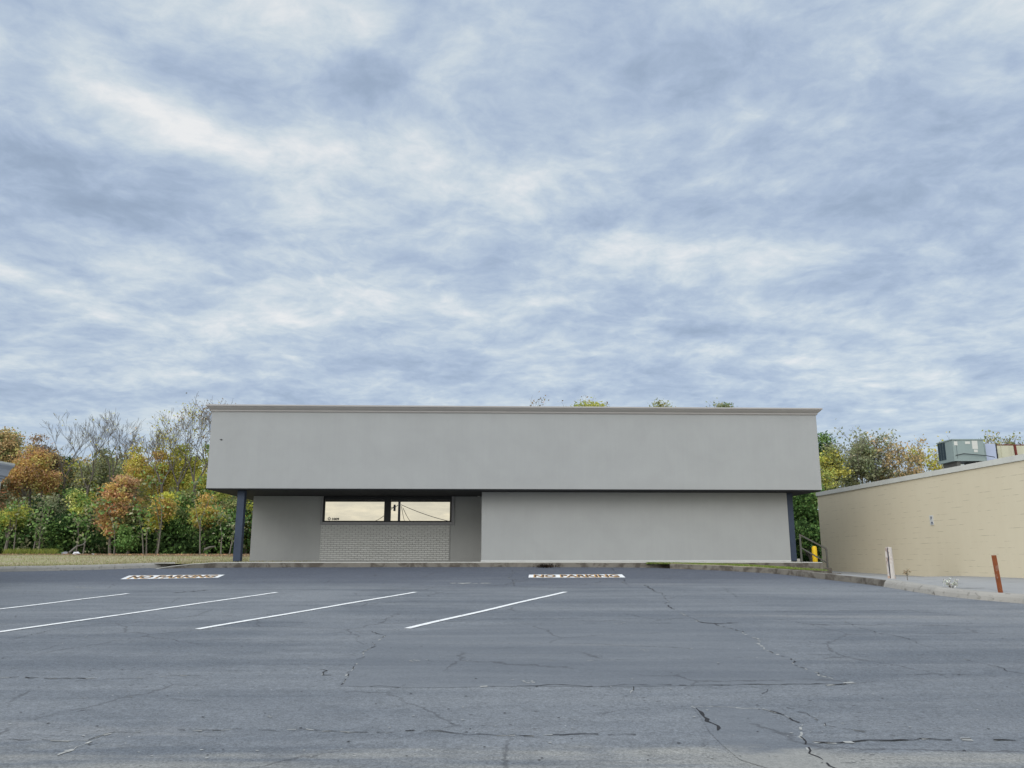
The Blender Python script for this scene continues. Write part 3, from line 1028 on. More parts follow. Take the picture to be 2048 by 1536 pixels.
mb.add(vs, fs)
gp_ = mb.build('guard_post', M['peel'])
MB().tube([(base.x - rr * .62, base.y - rr * .70, bz + .22), ((base.x + top.x) / 2 - rr * .62, (base.y + top.y) / 2 - rr * .68, (bz + top.z) / 2), (top.x - rr * .60, top.y - rr * .66, top.z - .03)], [.014, .020, .012], 6).build('split', M['wood_pole'], gp_)
MB().tube([(base.x, base.y, bz + .14), (base.x + .004, base.y, bz + .27)], [.104, .098], 12, cap=False).build('stained_foot', M['rust2'], gp_)
tag(gp_, 'weathered round post with peeling white paint, split down one side, by the kerb', 'post')
base = at(2001.5, 1187, 17.2); top = at(1987.5, 1110.5, 17.2)
mb = MB(); ax = (top - base).normalized()
b0 = base - ax * .2
sx = Vector((.031, .01, 0)); sy = Vector((-.01, .031, 0))
# a rusty steel channel: web and two flanges
for (u0, u1, v0, v1) in ((-1, 1, -1, -.75), (-1, -.75, -.749, 1), (.75, 1, -.749, 1)):
    vs = [b0 + sx * a + sy * b for (a, b) in ((u0, v0), (u1, v0), (u1, v1), (u0, v1))] + [top + sx * a + sy * b for (a, b) in ((u0, v0), (u1, v0), (u1, v1), (u0, v1))]
    mb.add(vs, [(0, 1, 2, 3), (4, 5, 6, 7), (0, 1, 5, 4), (1, 2, 6, 5), (2, 3, 7, 6), (3, 0, 4, 7)])
tag(mb.build('steel_post', M['rust']), 'thin rusty steel post leaning left at the right edge of the lot', 'post')

# ------------------------------------------------------------------ cream block building
az = math.atan2(dirw.y, dirw.x)
cb = empty('block_building', (YA.x, YA.y, 0), az, 'cream painted concrete block building with pale coping on the right', 'building')
# local: x along the wall towards the camera, y to the right hand side of travel is -, building body lies on +x world side
side = 1 if (Matrix.Rotation(az, 3, 'Z') @ Vector((0, 1, 0))).x > 0 else -1
_, zc0 = yw(1800, 962.5)
cop = .19
mb = MB()
y0, y1 = (0, 24) if side > 0 else (-24, 0)
mb.box(0, 34, y0, y1, .1, wall_z - cop)
mb.build('wall', M['block'], cb)
e_ = -.05 if side > 0 else .05
mb = MB()
mb.box(-.05, 34.05, min(e_, e_ + side * .5), max(e_, e_ + side * .5), wall_z - cop + .003, wall_z)
mb.build('coping', M['coping'], cb)
mb = MB(); mb.box(.0, 34, min(side * .45, side * 24), max(side * .45, side * 24), wall_z - cop + .002, wall_z - .06); mb.build('roof', M['roof'], cb)
# sign on the wall
s1, zt1 = yw(1859.5, 1031); s2, zb1 = yw(1868.5, 1050)
off = -side
sg = empty('parking_sign', (YA.x + dirw.x * (s1 + s2) / 2, YA.y + dirw.y * (s1 + s2) / 2, zb1), az, 'small white parking sign screwed to the cream block wall', 'sign')
hw = abs(s2 - s1) / 2; hh = zt1 - zb1
yo = off * .022
MB().box(-hw, hw, min(yo, off * .003), max(yo, off * .003), 0, hh).build('sign_plate', M['white'], sg, bevel=.004)
mb = MB()
yt = off * .026
# a bold P, drawn so that it reads from the lot side
textmesh('P', 1, mb, 0, lambda s, t_: ((-.35 + s * .8) * hw if True else 0, yt, hh * (.50 + .38 * t_)), .03)
for (a, b, z0_, z1_) in ((-.3, .75, .24, .33), (-.6, .05, .10, .17), (.15, .85, .10, .17)):
    mb.box(a * hw, b * hw, min(yt, yo), max(yt, yo), hh * z0_, hh * z1_)
mb.build('sign_symbol', mat('navy ink', (.03, .06, .12), .6)[0], sg)

# roof units
ZR = wall_z - .06
top_z = None
nearY = 30.0


def unit(name, px0, px1, ytop_px, ybase_px, Yn, depth, material, label, cat, legs=True):
    a = at(px0, ytop_px, Yn); b = at(px1, ytop_px, Yn)
    zb = at(px0, ybase_px, Yn).z
    e = empty(name, (a.x, a.y, ZR), 0, label, cat)
    w = b.x - a.x
    h0 = zb - ZR; h1 = a.z - ZR
    return e, w, h0, h1


e, w, h0, h1 = unit('rooftop_air_conditioner', 1904.5, 1966, 878.5, 922, 31.0, 2, None, 'large green grey rooftop air conditioner with dark coil on its left side', 'air conditioner')
L = 1.15
body = MB().box(0, w, 0, L, h0 + .08, h1 - .03).build('cabinet', M['hvac'], e, bevel=.01)
MB().box(-.025, w + .02, -.025, L + .02, h1 - .03, h1 + .01).build('lid', M['hvac'], e)
MB().box(-.02, w + .01, -.02, L + .01, h0 + .0, h0 + .08).build('base_rail', M['hvac'], e)
for kx in range(3):                            # three coil bays
    y0_ = L * .50 + kx * L * .165
    MB().box(-.012, -.001, y0_, y0_ + L * .135, h0 + .12, h1 - .05).build('coil_panel', M['hvac_dark'], e)
for (x0_, x1_, z0_, z1_) in ((.04, .15, .72, .90), (.40, .56, .78, .90), (.62, .80, .55, .93), (.66, .78, .40, .52)):
    MB().box(x0_ * w, x1_ * w, -.008, -.001, h0 + z0_ * (h1 - h0), h0 + z1_ * (h1 - h0)).build('sticker', M['coping'], e)
MB().box(.12, .13, -.006, -.001, h0 + .1, h1 - .05).build('panel_seam', M['hvac_dark'], e)
mb = MB(); mb.tube([(.05, -.03, h0 + .22), (.35, -.06, h0 + .28), (w, -.08, h0 + .20), (w + .35, -.05, h0 + .14)], .014, 6); mb.build('conduit', M['dark'], e)
for x_, mm in ((.1, M['rail']), (w - .25, M['rail'])):
    MB().box(x_, x_ + .14, .05, L - .1, 0, h0 - .002).build('sleeper', mm, e)
e, w, h0, h1 = unit('duct_box', 1967.5, 1991, 887.5, 917, 31.4, 1, None, 'pale lavender grey sheet metal duct box between rooftop units', 'duct')
MB().box(0, w, 0, .9, h0 - .1, h1).build('duct_body', M['duct'], e, bevel=.01)
MB().box(w * .97, w + .03, -.01, .91, h0 - .1, h1 + .01).build('flange', M['dark'], e)
MB().box(-.02, .035, -.02, .5, h0 - .1, h1 + .02).build('seam', M['hvac'], e)
MB().box(.1, w - .1, .1, .8, 0, h0 - .103).build('duct_foot', M['dark'], e)
e, w, h0, h1 = unit('rooftop_cabinet', 1993.5, 2120, 889.5, 914, 31.8, 1, None, 'long low cream metal cabinet on the roof at the right edge', 'cabinet')
MB().box(0, w, 0, 1.1, h0 - .15, h1 - .02).build('cabinet_body', M['cream_metal'], e, bevel=.01)
MB().box(-.02, w, -.02, 1.12, h1 - .02, h1 + .01).build('cabinet_lid', M['red'], e)
MB().box(.14, .17, -.02, -.001, h0 - .15, h1 + .08).build('pipe', M['cream_metal'], e)
MB().box(.2, w - .2, .2, .9, 0, h0 - .153).build('cabinet_foot', M['dark'], e)
a = at(2029, 889.5, 31.6)
mb = MB(); mb.bar((.05, 0, 0), (0, 0, a.z - ZR + .01), .10, .05); o = mb.build('roof_strut', M['red']); o.location = (a.x, a.y, ZR)
tag(o, 'dark red metal strut standing in front of the cream rooftop cabinet', 'strut')
# roof vent pipe by the far coping
a = at(1695, 963, 39.5)
mb = MB(); mb.tube([(0, 0, 0), (0, 0, .28)], .05, 8); mb.tube([(0, 0, .281), (0, 0, .34)], .09, 8)
o = mb.build('vent_pipe', M['coping'], smooth=False); o.location = (max(a.x, YA.x + 1.6), 38.0, ZR); tag(o, 'tiny capped vent pipe on the roof of the cream building', 'vent')

# ------------------------------------------------------------------ neighbour on the left, only its cornice shows
Yn = 24.0
wl = at(3.0, 956, Yn); ov = .22
cn = at(27, 927.5, Yn + ov); zt_ = cn.z
nb = empty('neighbour_building', (wl.x, Yn, 0), 0, 'pale building at the left edge, only the corner of its grey cornice showing', 'building')
MB().box(-9, 0, -13, 0, .3, wl.z).build('wall', M['coping'], nb)
mb = MB()
zb_ = wl.z; hz_ = zt_ - zb_
pr = [(0.0, zb_ - .10), (.02, zb_ - .10), (.02, zb_ - .02), (.06, zb_ - .02), (.06, zb_ + .04), (ov * .5, zb_ + .06), (ov * .56, zb_ + hz_ * .35), (ov * .66, zb_ + hz_ * .55), (ov * .97, zt_ - .09), (ov * .97, zt_ - .06)]
cs = [(-9, -13, -1, -1), (0, -13, 1, -1), (0, 0, 1, 1), (-9, 0, -1, 1)]
for (x, y, sx, sy) in cs:
    for (o1, h) in pr: mb.v.append((x + sx * o1, y + sy * o1, h))
m_ = len(pr)
for c in range(4):
    for j in range(m_ - 1):
        a = c * m_ + j; b = ((c + 1) % 4) * m_ + j
        mb.f.append((a, b, b + 1, a + 1)); mb.mi.append(0)
mb.build('cornice', stained('pale grey cornice', (.42, .44, .47), .04), nb)
MB().box(-9 - ov, ov, -13 - ov, ov, zt_ - .06, zt_).build('cornice_cap', M['coping'], nb)

# ------------------------------------------------------------------ power pole and wires behind the camera, seen in the window
gp = toW(0, SW + .07, 0)


def refl(px, py, dist):
    """the real point whose mirror image in the window shows at this pixel"""
    d = ray(px, py)
    t = (gp - EYE).dot(ey) / d.dot(ey)
    h = EYE + d * t
    r_ = d - ey * 2 * d.dot(ey)
    return h + r_ * dist


pp = refl(798.5, 1020, 62)
pe = empty('utility_pole', (pp.x, pp.y, 0), 0, 'dark wooden utility pole mirrored in the right window pane', 'utility pole')
ptop = refl(798.5, 1003, 62).z + 3.2
MB().tube([(0, 0, pp.y * SL - .3), (0, 0, ptop)], [.17, .13], 10).build('shaft', M['wood_pole'], pe, smooth=True)
za_ = refl(798, 1003.5, 62).z
MB().box(-1.3, .95, -.09, .03, za_ + .0, za_ + .16).build('crossarm', M['wood_pole'], pe)
MB().tube([(-.55, .1, za_ - .35), (-.55, .1, za_ - 1.1)], .13, 8).build('transformer', M['wood_pole'], pe)
wires = [((802, 1009.5), 62, (913, 1046), 60), ((790, 1011), 62, (733, 1046), 80), ((803, 1013), 62, (812, 1046), 110), ((806, 1016), 62, (829, 1046), 100), ((796, 1010), 62, (779, 1014), 62)]
mb = MB()
for (a, da, b, db) in wires:
    A = refl(*a, da); Bq = refl(*b, db)
    P_ = []
    for i in range(13):
        t_ = i / 12
        q = A.lerp(Bq, t_); q.z -= .5 * math.sin(t_ * math.pi) * (1 if db > 62 else .4)
        P_.append(tuple(q - Vector(pe.location)))
    mb.tube(P_, .035, 5)
mb.build('wires', M['black'], pe)

# ------------------------------------------------------------------ vegetation
rng = np.random.default_rng(11)


def leafmesh(name, cen, size, cols, parent=None, flat=.35, asp=.6):
    """one small diamond per leaf clump; cen (n,3), size (n,), cols (n,3)"""
    n_ = len(cen)
    nrm = rng.normal(size=(n_, 3)); nrm[:, 2] = nrm[:, 2] * .9 + flat
    nrm /= np.linalg.norm(nrm, axis=1)[:, None]
    a = rng.normal(size=(n_, 3)); a -= (a * nrm).sum(1)[:, None] * nrm
    a /= np.linalg.norm(a, axis=1)[:, None]
    b = np.cross(nrm, a)
    s = size[:, None]
    bend = nrm * s * .25
    v4 = np.stack([cen - a * s, cen + b * s * asp + bend, cen + a * s * rng.uniform(.7, 1.1, (n_, 1)), cen - b * s * asp + bend], 1).reshape(-1, 3)
    me = bpy.data.meshes.new(name)
    me.vertices.add(n_ * 4); me.vertices.foreach_set('co', v4.ravel())
    me.loops.add(n_ * 4); me.loops.foreach_set('vertex_index', np.arange(n_ * 4))
    me.polygons.add(n_)
    me.polygons.foreach_set('loop_start', np.arange(n_) * 4)
    me.polygons.foreach_set('loop_total', np.full(n_, 4))
    at_ = me.color_attributes.new('Col', 'FLOAT_COLOR', 'POINT')
    c4 = np.ones((n_ * 4, 4)); c4[:, :3] = np.repeat(cols, 4, 0)
    at_.data.foreach_set('color', c4.ravel())
    me.materials.append(M['leaf'])
    me.update(calc_edges=True)
    o = bpy.data.objects.new(name, me); col.objects.link(o)
    if parent: o.parent = parent
    return o


PAL = {  # leaf colours
    'dark': [(.028, .060, .022), (.040, .078, .026), (.055, .095, .03)],
    'green': [(.060, .115, .030), (.085, .145, .038), (.11, .17, .05)],
    'olive': [(.13, .14, .055), (.17, .165, .065), (.11, .125, .055)],
    'greyolive': [(.14, .15, .085), (.17, .17, .10), (.115, .13, .07)],
    'yellowgreen': [(.24, .25, .05), (.19, .21, .05), (.30, .27, .055)],
    'lime': [(.34, .38, .07), (.26, .32, .06), (.42, .42, .10)],
    'yellow': [(.42, .29, .04), (.36, .26, .045), (.28, .24, .05)],
    'orange': [(.42, .19, .06), (.36, .20, .06), (.45, .25, .08)],
    'rust': [(.31, .15, .08), (.36, .18, .09), (.25, .15, .085)],
    'tan': [(.24, .17, .085), (.20, .16, .075), (.28, .19, .09)],
    'brown': [(.12, .085, .05), (.16, .11, .06), (.09, .075, .045)],
}


for _k in PAL:
    PAL[_k] = [tuple(c_ * .94 + .07 * (sum(q_) / 3) for c_ in q_) for q_ in PAL[_k]]
    if _k not in ('dark',): PAL[_k] = [tuple(min(.62, c_ * (2.45 if _k in ('olive', 'greyolive', 'tan', 'green', 'brown') else 2.15)) for c_ in q_) for q_ in PAL[_k]]
    else: PAL[_k] = [tuple(c_ * 1.4 for c_ in q_) for q_ in PAL[_k]]


def clumps(n_c, R_, per, spread, shape='round', low=.0):
    """clump centres inside an ellipsoid of half sizes R_, denser outside; leaves scattered round each"""
    q = rng.normal(size=(n_c, 3)); q /= np.linalg.norm(q, axis=1)[:, None]
    q *= (rng.uniform(.12, 1, (n_c, 1)) ** .55)
    q[:, 2] = np.clip(q[:, 2], -.95, 1)
    if shape == 'cone':
        tt = (q[:, 2] + 1) / 2; q[:, :2] *= (1.15 - tt)[:, None]
    if shape == 'vase':
        tt = (q[:, 2] + 1) / 2; q[:, :2] *= (.45 + .65 * tt)[:, None]
    C_ = q * np.array(R_)
    if n_c > 8:                                   # break the outline into a few uneven lobes
        nl_ = 5
        lc = rng.normal(size=(nl_, 3)); lc /= np.linalg.norm(lc, axis=1)[:, None]; lc *= np.array(R_) * rng.uniform(.5, .95, (nl_, 1))
        li = rng.integers(0, nl_, n_c)
        C_ = lc[li] + C_ * rng.uniform(.32, .6, (nl_, 1))[li] * np.array([1, 1, 1.15])
    L_ = np.repeat(C_, per, 0) + rng.normal(size=(n_c * per, 3)) * np.array([spread, spread, spread * .55])
    return C_, L_


def paint(pal, n_c, per, pal2=None, p2=.2):
    p1 = np.array(PAL[pal]); out = p1[rng.integers(0, len(p1), n_c)]
    if pal2:
        pp2 = np.array(PAL[pal2]); m2 = rng.random(n_c) < p2
        out[m2] = pp2[rng.integers(0, len(pp2), m2.sum())]
    out = out * rng.uniform(.8, 1.2, (n_c, 1))
    out = np.repeat(out, per, 0)
    out = out * rng.uniform(.72, 1.28, (len(out), 1)) * rng.uniform(.93, 1.07, out.shape)
    return out


def limb(mb, p, d, L_, r_, lvl, ends, up=.25, spread=.55, kids=(2, 4), wig=.12, k=5):
    """recursive tapering branch"""
    ns = 4 if lvl > 1 else 3
    pts_ = [p.copy()]; rs = [r_]
    q = p.copy(); dd = d.copy()
    for i in range(ns):
        dd = (dd + Vector((rnd.gauss(0, wig), rnd.gauss(0, wig), rnd.gauss(0, wig) + up * .12))).normalized()
        q = q + dd * L_ / ns
        pts_.append(q.copy()); rs.append(max(.0085, r_ * (1 - .5 * (i + 1) / ns)))
    mb.tube(pts_, rs, k if lvl > 2 else 3, cap=False)
    if lvl <= 0:
        ends.append(pts_[-1]); return
    nk = rnd.randint(*kids)
    for i in range(nk):
        tpos = rnd.uniform(.35, 1.0) if i else 1.0
        idx = min(ns, max(1, int(round(tpos * ns))))
        b_ = pts_[idx]
        side_ = Vector((rnd.gauss(0, 1), rnd.gauss(0, 1), rnd.gauss(0, .4))).normalized()
        nd_ = (dd + side_ * (spread * rnd.uniform(.5, 1.3)) + Vector((0, 0, up))).normalized()
        limb(mb, b_, nd_, L_ * rnd.uniform(.55, .82), rs[idx] * rnd.uniform(.55, .8), lvl - 1, ends, up, spread, kids, wig, k)
    ends.append(pts_[-1])


def bare_tree(px, ytop, Y, label, name='bare_tree', gz0=1.5, fork=.35, leaves=None, nleaf=0, lsize=.10, lean=0.0, thick=.16, levels=5, spread=.62, trunk_y=None, group='trees of the autumn wood'):
    top_ = at(px, ytop, Y)
    H = top_.z - gz0
    e = empty(name, (top_.x - lean, Y, gz0), 0, label, 'tree', group)
    mb = MB(); ends = []
    hf = H * fork
    pts_ = [Vector((0, 0, 0))]; rs = [thick * 1.2]
    for i in range(1, 6):
        t_ = i / 5
        pts_.append(Vector((lean * fork * t_ + rnd.gauss(0, .08), rnd.gauss(0, .08), hf * t_))); rs.append(thick * (1.15 - .35 * t_))
    mb.tube(pts_, rs, 7, cap=False)
    rem = H - hf
    nst = rnd.randint(2, 3)
    for i in range(nst):
        an = rnd.uniform(0, 6.28) if i > 1 else (rnd.choice([0, .3]) + i * 3.1)
        s_ = .26 if nst > 1 else .05
        limb(mb, pts_[-1], Vector((math.cos(an) * s_ * 1.5 + lean / H, math.sin(an) * s_, 1)).normalized(), rem * .40, thick * .62, levels, ends, .24, spread, (2, 3), .10)
    # bring the tree to the height it has
    zs = max(v[2] for v in mb.v); f = H / zs
    fx = max(.85, min(f, 1.4))
    mb.v = [(v[0] * fx, v[1] * fx, v[2] * f) for v in mb.v]
    ends = [Vector((v[0] * fx, v[1] * fx, v[2] * f)) for v in ends]
    mb.build('trunk', M['branch'], e)
    if leaves and nleaf:
        E_ = np.array([tuple(v) for v in ends])
        idx = rng.integers(0, len(E_), nleaf)
        cen = E_[idx] + rng.normal(size=(nleaf, 3)) * .22
        leafmesh('crown', cen, rng.uniform(lsize * .6, lsize * 1.2, nleaf), paint(leaves, nleaf, 1), e)
    return e


def leafy(px, ytop, ybot, wpx, Y, pal, label, pal2=None, p2=.2, dens=1.0, name='autumn_tree', gz0=1.45, shape='round', lsize=.125, group='trees of the autumn wood', trunk=.11, lean=0.0, cat='tree'):
    top_ = at(px, ytop, Y); bot = at(px, ybot, Y)
    e = empty(name, (top_.x, Y, gz0), 0, label, cat, group)
    rz = (top_.z - bot.z) / 2; rx = wpx / 2 / F * Y
    cz_ = (top_.z + bot.z) / 2 - gz0
    vol = rx * rx * rz
    n_c = int(max(16, min(120, 15 * vol ** .62 + 14)) * dens)
    per = 84
    lsize *= .76
    rx *= .88
    C_, L_ = clumps(n_c, (rx * .92, rx * .8, rz * .93), per, .20 + .09 * rx, shape)
    L_ = L_ + np.array([0, 0, cz_])
    cols_ = paint(pal, n_c, per, pal2, p2)
    leafmesh('crown', L_, rng.uniform(lsize * .55, lsize * 1.25, len(L_)), cols_, e)
    mb = MB()
    hb = cz_ + rz * .3
    pts_ = []; rs = []
    for i in range(7):
        t_ = i / 6
        pts_.append(Vector((math.sin(i * 1.3 + px) * .07 + lean * t_, math.cos(i * 1.7 + px) * .07, hb * t_))); rs.append(trunk * (1.1 - .7 * t_))
    mb.tube(pts_, rs, 7, cap=False)
    for c_ in C_[::max(1, len(C_) // 18)]:
        tgt = Vector((c_[0], c_[1], c_[2] + cz_))
        a_ = pts_[max(2, min(6, int(6 * max(0, (tgt.z - rx * .8)) / max(hb, .1))))]
        mid = a_.lerp(tgt, .5) + Vector((0, 0, -.12))
        mb.tube([a_, mid, tgt], [trunk * .38, trunk * .24, .015], 4, cap=False)
    mb.build('trunk', M['bark'], e)
    return e


# -- verge of dry grass to the wood
mb = MB()
LX = [p for p in leftL]
cols_n = 26
xs_g = np.linspace(-75, -2, 60)
ys_off = np.array([0, .6, 1.5, 3, 6.5, 10, 15, 20, 26, 34])


def left_y(x):
    pts2 = [(p.x, p.y) for p in leftL] + [(slabL[1].x + .1, slabL[1].y + .1), (slabL[3].x, slabL[3].y + .1), (-9, slabL[4].y + 1), (0, slabL[4].y + 12)]
    if x <= pts2[0][0]: return pts2[0][1]
    for a, b in zip(pts2, pts2[1:]):
        if a[0] <= x <= b[0]: return a[1] + (b[1] - a[1]) * (x - a[0]) / (b[0] - a[0])
    return pts2[-1][1]


for yo_ in ys_off:
    for x in xs_g:
        y = left_y(x) + .22 + yo_
        zc = SL * left_y(x) + .15
        ztree = 1.62
        z = min(zc, SLAB_Z - .03) + (ztree - min(zc, SLAB_Z - .03)) * max(0, min(1, (yo_ - 6.5) / 17)) + (rnd.gauss(0, .012) if yo_ > .5 else 0)
        mb.v.append((x, y, z))
nx = len(xs_g)
for j in range(len(ys_off) - 1):
    for i in range(nx - 1):
        a = j * nx + i
        mb.f.append((a, a + 1, a + 1 + nx, a + nx)); mb.mi.append(0)
tag(mb.build('grass_field', M['grass'], smooth=True), kind='structure')


def tufts(name, n_, sampler, h, palc, w=.02, label=None, kind='stuff', cat=None, ret=False):
    """thin upright blades"""
    P_ = np.array([sampler() for _ in range(n_)])
    ang = rng.uniform(0, 6.283, n_); hh_ = rng.uniform(.5, 1.2, n_) * h
    ln = rng.normal(size=(n_, 2)) * .35 * hh_[:, None]
    ax_ = np.stack([np.cos(ang) * w, np.sin(ang) * w, np.zeros(n_)], 1)
    tip = P_ + np.concatenate([ln, hh_[:, None]], 1)
    v3 = np.stack([P_ - ax_, P_ + ax_, tip], 1).reshape(-1, 3)
    me = bpy.data.meshes.new(name)
    me.vertices.add(n_ * 3); me.vertices.foreach_set('co', v3.ravel())
    me.loops.add(n_ * 3); me.loops.foreach_set('vertex_index', np.arange(n_ * 3))
    me.polygons.add(n_); me.polygons.foreach_set('loop_start', np.arange(n_) * 3); me.polygons.foreach_set('loop_total', np.full(n_, 3))
    pc = np.array(palc); cc_ = pc[rng.integers(0, len(pc), n_)] * rng.uniform(.7, 1.3, (n_, 1))
    c4 = np.ones((n_ * 3, 4)); c4[:, :3] = np.repeat(cc_, 3, 0)
    at_ = me.color_attributes.new('Col', 'FLOAT_COLOR', 'POINT'); at_.data.foreach_set('color', c4.ravel())
    me.materials.append(M['leaf']); me.update(calc_edges=True)
    o = bpy.data.objects.new(name, me); col.objects.link(o)
    return tag(o, label, cat, None, kind)


def fieldz(x, y):
    ly = left_y(x); yo_ = max(0, y - ly - .22)
    zc = SL * ly + .15
    zc = min(zc, SLAB_Z - .03)
    return zc + (1.62 - zc) * max(0, min(1, (yo_ - 6.5) / 17))


def s_field():
    x = rnd.uniform(-42, -8); y = left_y(x) + .3 + 22 * rnd.random() ** 1.4
    return (x, y, fieldz(x, y) - .01)


tufts('grass', 26000, s_field, .09, [(.36, .32, .17), (.42, .35, .23), (.26, .29, .10), (.46, .41, .28)], .014)


def s_strip():
    i = rnd.random()
    a = lot(1290 + 370 * i, 1136.4 + 12 * i ** 1.5 + 9 * max(0, i - .55))
    x = a.x + .1; yk = a.y + .14
    ys_ = n_front[-1].y + (e1.y - n_front[-1].y) * ((x - n_front[-1].x) / (e1.x - n_front[-1].x))
    y = yk + (max(ys_, yk + .05) - yk) * rnd.random()
    return (x, y, SL * a.y + .145)


tufts('grass', 9000, s_strip, .07, [(.16, .25, .05), (.22, .30, .07), (.30, .30, .12)], .010)


def s_sprout():
    a = lot(rnd.gauss(385, 7), 1129); return (a.x, a.y + .7 + rnd.random() * .8, SLAB_Z - .16)


tufts('grass', 900, s_sprout, .14, [(.18, .32, .05), (.26, .36, .07)], .012)

# -- the wood on the left
for a in [  # px, ytop, ybot, width, Y, palette, label, palette2, p2, density
    (14, 862, 1000, 110, 63, 'tan', 'tall tan brown tree at the far left behind the neighbour cornice', 'olive', .45, 2.1),
    (60, 900, 1015, 96, 60, 'orange', 'bright orange red tree in the left part of the wood', 'rust', .45, 2.1),
    (96, 880, 985, 62, 64, 'brown', 'dark brown tree with thinning top behind the orange tree', 'tan', .35, 1.1),
    (28, 985, 1072, 62, 55, 'yellowgreen', 'small light green tree at the left edge of the wood', 'green', .4, 1.3),
    (4, 930, 1040, 46, 59, 'rust', 'rust coloured tree under the neighbour cornice', 'greyolive', .5, 1.2),
    (146, 908, 985, 84, 68, 'dark', 'dark evergreen crown behind the bare leaning tree', 'olive', .25, 1.4),
    (124, 950, 1060, 64, 60, 'greyolive', 'grey green tree left of the lime topped tree', 'dark', .35, 1.4),
    (156, 980, 1040, 48, 56.5, 'lime', 'lime yellow topped young tree among dark greens', 'green', .3, 1.5),
    (148, 1005, 1090, 74, 56, 'green', 'deep green bushy tree under the lime yellow crown', 'dark', .5, 1.6),
    (88, 990, 1092, 70, 57, 'greyolive', 'muted green multi stemmed tree right of the small light green tree', 'dark', .45, 1.4),
    (182, 915, 1060, 60, 62, 'greyolive', 'hazy olive tree between two bare trunks', 'yellowgreen', .25, 1.4),
    (216, 905, 1060, 70, 64, 'olive', 'rounded olive tree behind the coral orange tree', 'greyolive', .5, 1.6),
    (248, 940, 1020, 50, 56, 'rust', 'dusty rose crown of a tall tree above the coral orange one', 'tan', .55, 1.3),
    (234, 955, 1078, 50, 55, 'orange', 'coral orange young tree at the front of the wood', 'rust', .5, 1.6),
    (198, 1020, 1095, 54, 57.5, 'dark', 'dark green shrub tree left of the coral orange tree', 'greyolive', .3, 1.6),
    (277, 905, 1030, 42, 59, 'orange', 'amber orange tree with narrow upright crown', 'yellow', .5, 1.4),
    (276, 990, 1080, 50, 57, 'olive', 'olive brown tree right of the coral orange tree', 'orange', .25, 1.5),
    (322, 900, 1030, 60, 61, 'yellow', 'broad golden yellow tree in mid wood', 'orange', .3, 1.5),
    (326, 965, 1066, 46, 55.5, 'orange', 'glowing golden orange tree with slim pale trunk at the front', 'yellow', .55, 1.6),
    (378, 885, 1050, 78, 62, 'yellowgreen', 'large yellow green tree beside the building corner', 'yellow', .3, 1.7),
    (432, 905, 1040, 74, 60, 'yellowgreen', 'yellow green tree seen behind the left end of the building', 'green', .2, 1.5),
    (376, 985, 1085, 70, 58, 'olive', 'mossy green tree below the large yellow green crown', 'green', .5, 1.6),
    (415, 1000, 1064, 60, 56, 'orange', 'low orange branches left of the navy post', 'yellowgreen', .55, 1.3),
    (460, 985, 1090, 66, 59, 'olive', 'green tree filling the gap behind the navy post', 'green', .5, 1.6),
    (498, 1000, 1095, 50, 57, 'yellow', 'amber tree seen between the navy post and the wall', 'dark', .5, 1.5),
    (62, 1030, 1098, 64, 59, 'dark', 'low dark green tree behind the pale twin trunks', 'green', .3, 1.5),
    (4, 1030, 1098, 50, 58, 'dark', 'low dark green tree cut by the left edge', 'green', .3, 1.5),
    (350, 1035, 1094, 60, 57, 'green', 'fresh green bushy tree at the foot of the golden trees', 'dark', .4, 1.6),
    (262, 1046, 1098, 36, 54.5, 'green', 'small fresh green shrub right of the coral tree trunk', 'dark', .15, 1.4),
    (425, 1048, 1098, 62, 57, 'green', 'low green shrub tree left of the navy post foot', 'dark', .5, 1.4),
]:
    px, yt_, yb_, w_, Y_, pal, lab, pal2, p2_, dn = a
    leafy(px, yt_, yb_, w_, Y_, pal, lab, pal2, p2_, dn)
for a in [
    (150, 843, 62, 'bare leaning tree left of the other bare trees', .62, .5, None, 0),
    (196, 826, 61, 'bare forked tree with dark twisting limbs', .50, .1, 'yellow', 60),
    (238, 816, 63, 'tall bare tree with fine grey twigs', .50, .0, None, 0),
    (273, 820, 63, 'bare vase shaped tree right of the fine twigged one', .52, -.1, None, 0),
    (288, 850, 60, 'slim bare tree rising through the amber crowns', .62, .1, 'tan', 60),
    (328, 850, 59, 'nearly bare leaning tree above the golden yellow crowns', .55, -.4, 'yellow', 220),
    (368, 802, 60, 'tall open tree with scattered yellow leaves', .48, -.2, 'yellow', 420),
    (405, 788, 58.5, 'tallest nearly bare tree beside the building corner', .46, .1, 'brown', 300),
    (441, 795, 59.5, 'bare tree top showing above the left end of the cornice', .5, .2, 'brown', 220),
    (75, 868, 62, 'thin bare stem rising beside the dark brown tree', .62, 0, 'rust', 120),
]:
    px, yt_, Y_, lab, fk, ln_, lv_, nl = a
    bare_tree(px, yt_, Y_, lab, fork=fk, lean=ln_, leaves=lv_, nleaf=nl, lsize=.08, thick=.12)


